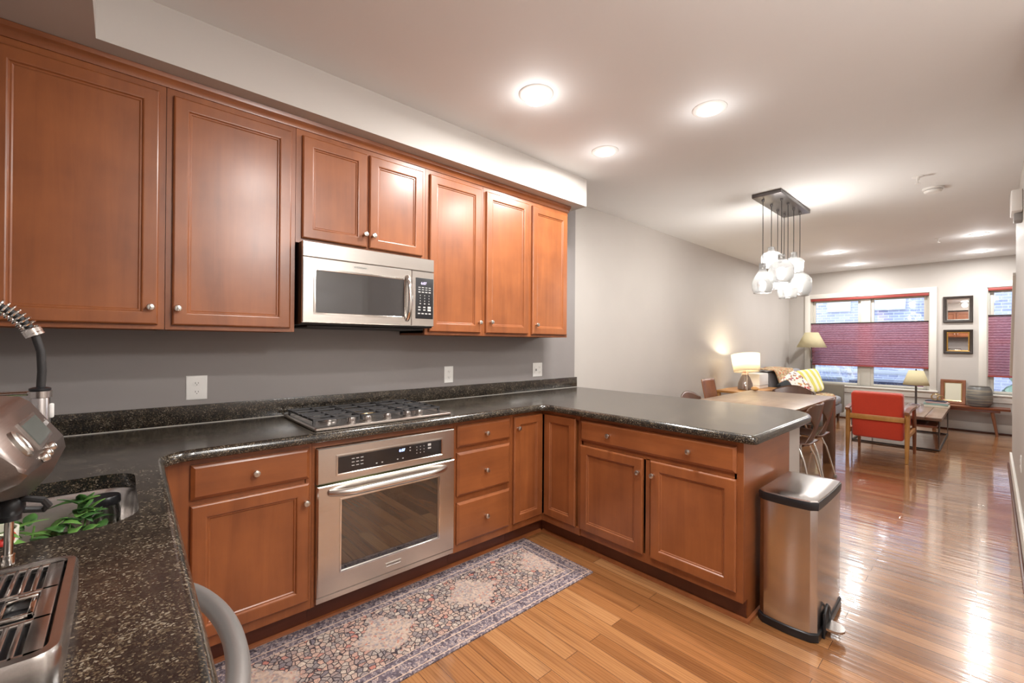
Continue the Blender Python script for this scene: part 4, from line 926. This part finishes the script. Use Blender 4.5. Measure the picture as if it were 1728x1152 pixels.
MB().lathe(.45,-3.2,[(.18,ZC-.026),(.175,ZC-.06),(.14,ZC-.10),(.08,ZC-.12),(.02,ZC-.125)],40).build('dome','fill_dome_glow',r)
spill('fill_dome_light',(.45,-3.2,ZC-.28),46,(1,.985,.965),.14)  # fill light that goes with the added dome
r=thing('smoke_detector','round white smoke detector on the ceiling beyond the pendant cluster','smoke detector',(4.55,-2.37,ZC))
MB().lathe(4.55,-2.37,[(.070,ZC-.0005),(.070,ZC-.012),(.062,ZC-.016),(.060,ZC-.030),(.050,ZC-.040),(.02,ZC-.043)],32).build('housing','white_plastic',r)
MB().lathe(4.55,-2.37,[(.0625,ZC-.018),(.0625,ZC-.022)],32).build('vent_slots','grey_plastic',r)
def sprinkler(x,y,label):
    r=thing('fire_sprinkler',label,'sprinkler',(x,y,ZC),'ceiling sprinklers')
    MB().lathe(x,y,[(.038,ZC-.0005),(.038,ZC-.003),(.03,ZC-.006)],24).build('escutcheon','white_plastic',r)
    m=MB(); m.cyl((x,y,ZC-.005),(x,y,ZC-.03),.009); 
    for s_ in (-1,1): m.tube([(x+s_*.008,y,ZC-.028),(x+s_*.014,y,ZC-.04),(x+s_*.003,y,ZC-.055)],.003,6)
    m.lathe(x,y,[(.018,ZC-.055),(.018,ZC-.058)],20); m.build('head','white_plastic',r)
sprinkler(4.11,-2.31,'small white ceiling sprinkler just before the smoke detector'); sprinkler(7.05,-2.25,'small white ceiling sprinkler near the living room lamps')
r=thing('door_chime','white door chime box high on the right wall','chime box',(4.35,-2.82,2.36))
MB().box(4.22,4.50,YR+.001,YR+.060,2.34,2.50,.010).build('cover','white_plastic',r); MB().box(4.30,4.42,YR+.001,YR+.045,2.28,2.339,.005).build('lower_unit','grey_plastic',r)

# ------------------------------------------------------------------ pendant cluster
r=thing('pendant_cluster','cluster of clear glass jug pendants on black cords from a dark ceiling bar','pendant light',(4.0,-1.38,ZC))
MB().box(3.60,4.50,-1.475,-1.235,ZC-.035,ZC-.0005,.003).build('canopy','bronze_metal',r)
PEN=[(3.71,-1.294,2.084,2.016,1.81,.088,0),(3.921,-1.30,2.266,2.221,2.079,.085,1),(4.148,-1.286,2.138,2.068,1.885,.09,0),(3.795,-1.422,2.163,2.114,1.90,.105,2),(4.348,-1.286,2.194,2.133,1.951,.085,1),(3.976,-1.424,1.987,1.942,1.774,.085,0),(4.206,-1.409,2.24,2.188,2.048,.085,1),(4.40,-1.412,2.113,2.065,1.83,.105,2)]
spill('pendant_bulbs',(4.0,-1.36,1.98),34,(1,.965,.92),.12)
for x,y,zn,zs,zb,R_,k in PEN:
    nr=.028
    if k==0: pr=[(nr,zn),(nr,zs+.01),(nr*1.15,zs),(R_*.62,zs-.035),(R_*.92,zs-.09),(R_,zb+.075),(R_*.93,zb+.03),(R_*.80,zb+.008),(R_*.86,zb)]
    elif k==1: pr=[(nr,zn),(nr,zs+.01),(nr*1.2,zs),(R_*.8,zs-.012),(R_*.98,zs-.035),(R_,zs-.06),(R_*.95,zb+.02),(R_*.9,zb)]
    else: pr=[(nr,zn),(nr*1.1,zs+.012),(nr,zs),(R_*.6,zs-.02),(R_*.93,zs-.06),(R_,(zs+zb)/2),(R_*.92,zb+.045),(R_*.72,zb+.012),(R_*.76,zb)]
    m=MB(); m.lathe(x,y,pr,28,cap=False); m.build('glass_shade','shade_glass',r,solid=.003)
    MB().tube([(x,y,ZC-.034),(x+.004,y,(ZC+zn)/2),(x,y,zs+.02)],.0032,8).build('cord','black_plastic',r)
    MB().lathe(x,y,[(.008,ZC-.034),(.012,ZC-.036),(.009,ZC-.055)],14).build('cord_grip','bronze_metal',r)
    MB().lathe(x,y,[(.012,zs+.035),(.017,zs+.03),(.017,zs-.02),(.013,zs-.025)],18).build('socket','nickel',r)
    MB().lathe(x,y,[(.012,zs-.024),(.018,zs-.045),(.030,zs-.075),(.033,zs-.095),(.024,zs-.12),(.008,zs-.128)],20).build('bulb','bulb_glow',r)

# ------------------------------------------------------------------ dining table and chairs
r=thing('dining_table','brown wooden dining table with square legs beyond the peninsula','table',(4.45,-1.08,0))
MB().box(3.50,5.36,-1.53,-.63,.722,.75,.003).build('table_top','table_wood',r)
m=MB(); m.box(3.58,5.28,-1.49,-1.468,.65,.7215,.002); m.box(3.58,5.28,-.692,-.67,.65,.7215,.002); m.box(3.56,3.58,-1.46,-.70,.65,.7215,.002); m.box(5.29,5.31,-1.43,-.73,.65,.7215,.002); m.build('apron','table_edge',r)
for lx in (3.505,5.255):
    for ly in (-1.526,-.734): MB().box(lx,lx+.10,ly,ly+.10,0,.7215,.003).build('leg','table_edge',r)
def chair_proto(name,label,backf,mat='walnut',group='curved plywood dining chairs around the table'):
    r=thing(name,label,'chair',(0,0,0),group)
    # seat shell; chair faces +y
    def seat(u,v):
        x=(u-.5)*2; y=v; w_=.21*(1-.22*abs(2*v-1)**3)*(1-.12*(1-v)); 
        return (x*w_,-.20+.41*y,.452-.018*math.cos(x*PI/2)*math.sin(PI*v)-.03*max(0,v-.8)/.2*1.0)
    MB().grid(seat,14,14).build('seat',mat,r,solid=.011)
    MB().grid(backf,14,18).build('backrest',mat,r,solid=.011)
    m=MB()
    for s_ in (-1,1):
        m.tube([(s_*.205,.185,.0),(s_*.175,.135,.30),(s_*.155,.10,.415),(s_*.10,.07,.432),(0,.06,.432)],.009,10)
        m.build('leg','chrome',r); m=MB()
        m.tube([(s_*.205,-.235,.0),(s_*.170,-.165,.30),(s_*.145,-.12,.412),(s_*.10,-.08,.432),(0,-.06,.432)],.009,10)
        m.build('leg','chrome',r); m=MB()
    m.bm.free()
    for sx in (-1,1):
        for yy in (.185,-.235): MB().lathe(sx*.205,yy,[(.012,.0),(.013,.015),(.010,.02)],12).build('foot','grey_plastic',r)
    return r
def hour(u,v):   # hourglass plywood back rising from the seat
    x=(u-.5)*2
    if v<.45: w_=.062+.075*abs((.45-v)/.45)**1.8
    else: s_=(v-.45)/.55; w_=.062+.150*math.sin(min(1,s_*1.35)*PI/2)**1.3*(1-.50*max(0,(s_-.72)/.28)**2)
    z=.425+.385*v; y=-.165-.05*math.sin(v*PI/2)-.045*v; 
    return (x*w_,y+.055*(x*w_/.2)**2,z)
def tall(u,v):
    x=(u-.5)*2; w_=.165; return (x*w_,-.19-.10*v+.035*x*x,.44+.49*v)
def curve(u,v):
    x=(u-.5)*2; w_=.22*(1-.25*max(0,v-.6)**1.5); z=.43+.395*v
    return (x*w_,-.17-.11*v+.07*x*x*v,z if v<1 or True else z)
def curved_top(u,v):
    x=(u-.5)*2; a_=.11+.12*min(1,v*1.6); z=.43+(.385-.075*x*x)*v
    return (x*a_,-.17-.11*v+.055*x*x*v,z)
c1=chair_proto('dining_chair','hourglass back plywood dining chair nearest the peninsula end on the aisle side',hour); c1.location=(3.98,-1.44,0)
dup(c1,(4.50,-1.42,0),0,'second hourglass back plywood dining chair on the aisle side, beside the table leg')
c2=chair_proto('dining_chair','plywood dining chair with arched back at the far head of the table',curved_top); c2.location=(5.50,-1.0,0); c2.rotation_euler=(0,0,PI/2)
c3=dup(c2,(3.98,-.72,0),PI,'dark plywood dining chair on the wall side with its low arched back showing')
c4=chair_proto('dining_chair','reddish dining chair with a tall rectangular back on the wall side of the table',tall,'walnut_bright'); c4.location=(4.42,-.74,0); c4.rotation_euler=(0,0,PI)

# ------------------------------------------------------------------ side table with lit lamp and white box
r=thing('side_table','low tan side table against the wall between the dining table and sofa','side table',(6.1,-.32,0))
MB().box(5.62,6.72,-.56,-.06,.655,.685,.004).build('table_top','teak',r)
for lx in (5.65,6.65):
    for ly in (-.53,-.12): MB().box(lx,lx+.04,ly,ly+.04,0,.6545,.002).build('leg','teak',r)
lx,ly=5.98,-.34
r=thing('jug_lamp','lit table lamp with glass jug base and tilted white drum shade','lamp',(lx,ly,.685))
MB().lathe(lx,ly,[(.085,.6855),(.098,.70),(.092,.78),(.06,.86),(.036,.90),(.036,.925)],28,cap=False).build('glass_base','amber_glass',r,solid=.004)
MB().lathe(lx,ly,[(.036,.90),(.036,.945),(.030,.96),(.012,.975)],20).build('neck','pink_cork',r)
MB().tube([(lx-.035,ly-.03,.965),(lx-.07,ly-.05,.86),(lx-.085,ly-.055,.74),(lx-.10,ly-.06,.688)],.0035,8).build('lamp_cord','wire_white',r)
T=Matrix.Translation((lx+.02,ly-.0,1.075))@Matrix.Rotation(math.radians(8),4,'Y')@Matrix.Rotation(math.radians(-8),4,'X')
m=MB(); m.lathe(0,0,[(.165,-.13),(.185,.12)],36,cap=False); m.xform(T); m.build('shade','lit_shade_cloth',r,solid=.003)
m=MB(); m.lathe(0,0,[(.012,-.06),(.03,-.02),(.03,.02),(.012,.045)],18); m.xform(T); m.build('bulb','bulb_glow',r)
pl_=bpy.data.lights.new('jug_lamp_bulb','POINT'); pl_.energy=9; pl_.color=(1,.88,.68); pl_.shadow_soft_size=.03
po=bpy.data.objects.new('jug_lamp_bulb',pl_); COL.objects.link(po); po.location=(lx+.02,ly,1.135)
r=thing('white_box_unit','white box shaped appliance standing on the side table behind the jug lamp','appliance',(6.42,-.3,.685))
MB().box(6.25,6.62,-.44,-.18,.6855,.905,.012).build('housing','white_plastic',r); MB().box(6.245,6.625,-.445,-.175,.735,.739,.001).build('seam','grey_plastic',r)
tag(MB().ball((5.29,-.70,.777),.045,.045,.026).build('orange_dish','orange_ceramic'),'small orange rounded dish on the far corner of the dining table','dish')

# ------------------------------------------------------------------ sofa, cushions, throw
r=thing('sofa','grey fabric sofa with tapered dark legs along the left wall','sofa',(7.95,-.5,0))
SX0,SX1,SY0,SY1=6.95,8.92,-.95,-.03
MB().box(SX0,SX1,SY0+.02,SY1,.14,.30,.02,3).build('base','sofa_fabric',r)
MB().box(SX0+.12,SX1-.10,-.27,SY1,.30,.80,.05,4).build('back_frame','sofa_fabric',r)
def cushion(name,mat,par,c,sx,sy,sz,T=None,e=.35):
    m=MB(); m.ball((0,0,0),sx,sy,sz,e,32,20)
    for v in m.bm.verts:
        q=1-.28*((abs(v.co.x)/sx)**4+(abs(v.co.y)/sy)**4)/2; v.co.z*=q
    M_=Matrix.Translation(c)@(T if T is not None else Matrix.Identity(4)); m.xform(M_); return m.build(name,mat,par,ang=60)
RX=lambda a_:Matrix.Rotation(math.radians(a_),4,'X'); RY=lambda a_:Matrix.Rotation(math.radians(a_),4,'Y'); RZ=lambda a_:Matrix.Rotation(math.radians(a_),4,'Z')
for k in range(2):
    cx_=SX0+.13+.435+k*.875
    cushion('seat_cushion','sofa_fabric',r,(cx_,-.61,.375),.435,.34,.085)
    cushion('back_cushion','sofa_fabric',r,(cx_,-.28,.66),.43,.24,.10,RX(78))
MB().box(SX1-.10,SX1,SY0,SY1,.14,.64,.022,3).build('arm','sofa_dark_fabric',r); MB().box(SX0,SX0+.12,SY0,SY1,.14,.64,.022,3).build('arm','sofa_dark_fabric',r)
for lx_ in (SX0+.07,SX1-.07):
    for ly_ in (SY0+.08,SY1-.08): MB().cyl((lx_,ly_,0),(lx_,ly_,.14),.016,.027,16).build('leg','walnut',r)
m=MB()
def throw(u,v):
    x=7.02+.95*u+.10*v; s_=v
    if s_<.3: y=-.04-.34*(s_/.3); z=.93+.008*math.sin(u*9)
    else: t_=(s_-.3)/.7; y=-.38-.10*t_; z=.93-.33*t_
    return (x,y-.012*math.sin(u*14+v*3),z+.006*math.sin(v*17))
m.grid(throw,30,24); tag(m.build('throw_blanket','throw_weave',None,solid=.012),'patterned red and olive throw draped over the sofa back','blanket')
cu=cushion('cushion','black_fabric',None,(7.08,-.57,.60),.25,.17,.05,RX(62)@RZ(6)); tag(cu,'black cushion lying foremost on the sofa','cushion','scatter cushions on the sofa')
cu=cushion('cushion','floral_cloth',None,(7.42,-.58,.68),.21,.20,.055,RZ(-35)@RX(62)@RZ(30)); tag(cu,'white cushion with a colourful floral print on the sofa','cushion','scatter cushions on the sofa')
cu=cushion('cushion','chevron_cloth',None,(8.42,-.52,.69),.21,.21,.06,RZ(-50)@RX(72)@RZ(10)); tag(cu,'cream and yellow striped cushion at the far arm of the sofa','cushion','scatter cushions on the sofa')
m=MB(); 
def th2(u,v): return (8.02+.66*u,-.93+.0*v+.35*v-.02*math.sin(u*11)*(1-v),.472-.12*max(0,(.25-v)/.25)**1.5+.006*math.sin(u*16+v*8))
m.grid(th2,24,16); tag(m.build('folded_throw','throw_weave',None,solid=.014),'folded tan throw lying on the far sofa seat','blanket')

# ------------------------------------------------------------------ floor lamp in the corner
r=thing('floor_lamp','floor lamp with cream cone shade in the corner behind the sofa','lamp',(8.995,-.43,0))
lx,ly=8.995,-.43
MB().lathe(lx,ly,[(.13,.0),(.13,.015),(.11,.025),(.02,.035)],32).build('base','bronze_metal',r)
m=MB(); m.cyl((lx,ly,.03),(lx,ly,1.02),.011); m.lathe(lx,ly,[(.011,1.0),(.017,1.01),(.018,1.05),(.012,1.07)],16); m.cyl((lx,ly,1.06),(lx,ly,1.56),.007); m.build('pole','bronze_metal',r)
MB().lathe(lx,ly,[(.238,1.29),(.105,1.57)],40,cap=False).build('shade','cream_shade_cloth',r,solid=.003)

# ------------------------------------------------------------------ red armchair (seen from behind)
r=thing('armchair','red upholstered armchair with wooden frame seen from behind','armchair',(6.25,-1.8,0))
AX,AY0,AY1=5.93,-2.075,-1.535
def tpl(m,p0,p1,r0,r1): m.cyl(p0,p1,r0,r1,14)
for y in (AY0,AY1):
    m=MB(); m.tube([(5.90,y,0),(5.935,y,.28),(5.945,y,.56)],[.016,.023,.024],14); m.build('rear_leg','teak',r)
    m=MB(); m.tube([(6.62,y,0),(6.60,y,.30),(6.56,y,.555)],[.015,.021,.019],14); m.build('front_leg','walnut_bright',r)
    m=MB(); 
    ys=.020
    m.loft([[(x,y-ys*w_,z),(x,y+ys*w_,z),(x,y+ys*w_,z+.026),(x,y-ys*w_,z+.026)] for x,w_,z in ((5.88,1.0,.555),(5.98,1.1,.572),(6.2,1.25,.578),(6.45,1.35,.573),(6.63,1.1,.562))]); m.build('arm','walnut_bright',r)
    MB().box(5.95,6.60,y-.012,y+.012,.27,.325,.004).build('side_rail','teak',r)
MB().box(5.905,5.93,AY0+.02,AY1-.02,.455,.515,.004).build('back_rail','teak',r)
MB().box(6.56,6.59,AY0+.02,AY1-.02,.27,.325,.004).build('front_rail','teak',r)
m=MB(); m.box(-.062,.062,AY0+.032,AY1-.032,-.28,.27,.032,4); m.xform(Matrix.Translation((5.985,0,.515))@Matrix.Rotation(math.radians(-9),4,'Y')); m.build('back_cushion','red_fabric',r,ang=50)
m=MB(); m.box(6.05,6.62,AY0+.03,AY1-.03,.33,.455,.035,4); m.build('seat_cushion','red_seat_fabric',r,ang=50)

# ------------------------------------------------------------------ coffee table
r=thing('coffee_table','plank topped coffee table on a black steel frame behind the red armchair','coffee table',(7.75,-1.8,0))
cx0,cx1,cy0,cy1=6.90,8.62,-2.30,-1.36
for k in range(6):
    y=cy0+(cy1-cy0)*k/6; MB().box(cx0,cx1,y+.002,y+(cy1-cy0)/6-.002,.392,.432,.004).build('plank','plank_wood',r)
m=MB(); q=.011
for x in (cx0+.10,cx1-.06):
    m.tube([(x,cy0+.03,.388),(x,cy0+.03,.011),(x,cy1-.03,.011),(x,cy1-.03,.388)],q,4); m.tube([(x,cy0+.03,.380),(x,cy1-.03,.380)],q,4)
for y in (cy0+.03,cy1-.03): m.tube([(cx0+.1,y,.011),(cx1-.06,y,.011)],q,4); m.tube([(cx0+.1,y,.380),(cx1-.06,y,.380)],q,4)
m.build('steel_frame','bronze_metal',r)
MB().box(cx0+.08,cx1-.04,cy0+.05,cy1-.05,.295,.318,.003).build('lower_shelf','bench_wood',r)
lx,ly=8.36,-1.935
r=thing('table_lamp','unlit table lamp with cream empire shade on the coffee table','lamp',(lx,ly,.433))
m=MB(); m.loft([rr(lx-.07,lx+.07,ly-.07,ly+.07,.01,.4325),rr(lx-.07,lx+.07,ly-.07,ly+.07,.01,.440),rr(lx-.03,lx+.03,ly-.03,ly+.03,.01,.452)]); m.build('base','nickel',r)
MB().cyl((lx,ly,.45),(lx,ly,.735),.0135).build('stem','bronze_metal',r)
MB().lathe(lx,ly,[(.152,.735),(.135,.80),(.085,.955)],36,cap=False).build('shade','cream_shade_cloth',r,solid=.003)
MB().lathe(lx,ly,[(.006,.955),(.010,.965),(.006,.98)],12).build('finial','bronze_metal',r)
zz=.4325
for i,(mt,w_,d_,h_,rz,lb) in enumerate((('book_cream',.135,.12,.030,.05,'cream book at the bottom of the coffee table stack'),('book_teal',.13,.115,.028,-.04,'pale teal book second from the bottom of the coffee table stack'),('book_rose',.12,.11,.018,.1,'rose coloured book under the navy one on the coffee table'),('book_navy',.11,.09,.014,-.12,'thin navy book on top of the coffee table stack'))):
    M_=Matrix.Translation((8.32,-2.165,0))@Matrix.Rotation(rz,4,'Z')
    r=thing('book',lb,'book',(8.32,-2.165,zz),'books stacked on the coffee table')
    m=MB(); m.box(-d_,d_,-w_,w_,zz,zz+.003,.0008); m.box(-d_,d_,-w_,w_,zz+h_-.003,zz+h_,.0008); m.box(-d_,-d_+.003,-w_,w_,zz+.001,zz+h_-.001); m.xform(M_); m.build('cover',mt,r)
    m=MB(); m.box(-d_+.003,d_-.004,-w_+.004,w_-.004,zz+.003,zz+h_-.003); m.xform(M_); m.build('pages','book_cream',r)
    zz+=h_+.0005
m=MB()
for k in range(3):
    a_=k*1.05; m.tube([Vector((8.31,-2.165,zz+.052))+Vector((.0,.052*math.cos(t_*PI/12),.048*math.sin(t_*PI/12))) @ Matrix.Rotation(0,3,'Z') if k==0 else Vector((8.31,-2.165+(.02 if k==1 else -.045),zz+.050 if k==1 else zz+.040))+Vector((.04*math.cos(t_*PI/12)*math.cos(a_),.045*math.cos(t_*PI/12)*math.sin(a_),(.046 if k==1 else .034)*math.sin(t_*PI/12))) for t_ in range(24)],.006,8,closed=True)
tag(m.build('ring_ornament','brass'),'brass ornament of linked rings on top of the stacked books','ornament')

# ------------------------------------------------------------------ bench, vase, leaning frame
r=thing('wall_bench','low dark wooden bench with angled legs under the window wall','bench',(9.03,-2.5,0))
m=MB(); m.loft([[(8.88,-2.90,.385),(9.215,-2.90,.385),(9.215,-2.90,.415),(8.87,-2.90,.415)],[(8.88,-2.0,.385),(9.215,-2.0,.385),(9.215,-2.0,.415),(8.87,-2.0,.415)]]); m.build('seat_board','bench_wood',r)
MB().box(8.90,9.19,-2.80,-2.10,.35,.3845,.004).build('under_rail','bench_wood',r)
for y,s_ in ((-2.72,-1),(-2.14,1)):
    for x,t_ in ((8.93,-1),(9.17,1)): MB().cyl((x+.012*t_,y+.05*s_,0),(x,y,.352),.014,.022,14).build('leg','walnut_bright',r)
m=MB(); vx,vy=9.05,-2.585
m.lathe(vx,vy,[(.095,.4155),(.115,.425),(.137,.48),(.144,.56),(.140,.64),(.124,.70),(.112,.715),(.112,.722),(.104,.722),(.106,.70),(.12,.60),(.08,.45)],44)
tag(m.build('ceramic_vase','banded_ceramic'),'large round grey banded ceramic pot on the dark bench','vase')
def pframe(name,label,cat,y0,y1,z0,z1,fw_,mats,xb,tilt=0,depth=.025,mid=None):
    r=thing(name,label,cat,(xb,(y0+y1)/2,z0))
    F0=frame((0,y1,z0),(0,-1,0),(-1,0,0)); w_,h_=y1-y0,z1-z0
    m_=Matrix.Translation((xb,0,z0))@Matrix.Rotation(math.radians(tilt),4,'Y')@Matrix.Translation((0,0,-z0))
    def rc(i,d): return [F0(i,i,d),F0(w_-i,i,d),F0(w_-i,h_-i,d),F0(i,h_-i,d)]
    m=MB(); m.loft([rc(fw_,.0),rc(0,.0),rc(0,depth*.8),rc(.006,depth),rc(fw_*.6,depth*.9),rc(fw_,depth*.55),rc(fw_,0)],cap0=False,cap1=False); m.xform(m_); f_=m.build('moulding',mats[0],r,ang=25)
    m=MB(); m.loft([rc(fw_-.002,.001),rc(fw_-.002,.006)]); m.xform(m_); m.build('glass' if mats[1]=='mirror_glass' else 'mat_board',mats[1],r)
    if mid:
        m=MB(); i0=fw_-.002
        m.loft([rc(i0,.006),rc(i0,depth*.8),rc(i0+mid,depth*.5),rc(i0+mid,.006)],cap0=False,cap1=False); m.xform(m_); m.build('inner_liner',mats[2],r)
    return r
pframe('wall_mirror','plain dark framed mirror on the window wall, upper of two','mirror',-2.515,-2.18,1.712,2.13,.042,('dark_frame','mirror_glass','nickel'),XF-.001,0,.03,.012)
r=pframe('wall_mirror','dark framed mirror with gold beaded inner edge, lower of two','mirror',-2.515,-2.185,1.215,1.597,.040,('dark_frame','mirror_glass','gold_paint'),XF-.001,0,.03,.014)
m=MB()
for k in range(15): 
    for z in (1.215+.047,1.597-.047): m.ball((XF-.022,-2.515+.052+k*.0161,z),.0062,nu=8,nv=6)
for k in range(16):
    for y in (-2.515+.047,-2.185-.047): m.ball((XF-.022,y,1.267+k*.0186),.0072,nu=8,nv=6)
m.build('gold_beads','gold_paint',r)
pframe('picture_frame','wooden picture frame with blank cream board leaning on the wall behind the bench','picture frame',-2.44,-2.155,.416,.80,.045,('frame_wood','mat_board','brass'),XF-.075,9,.02,.01)
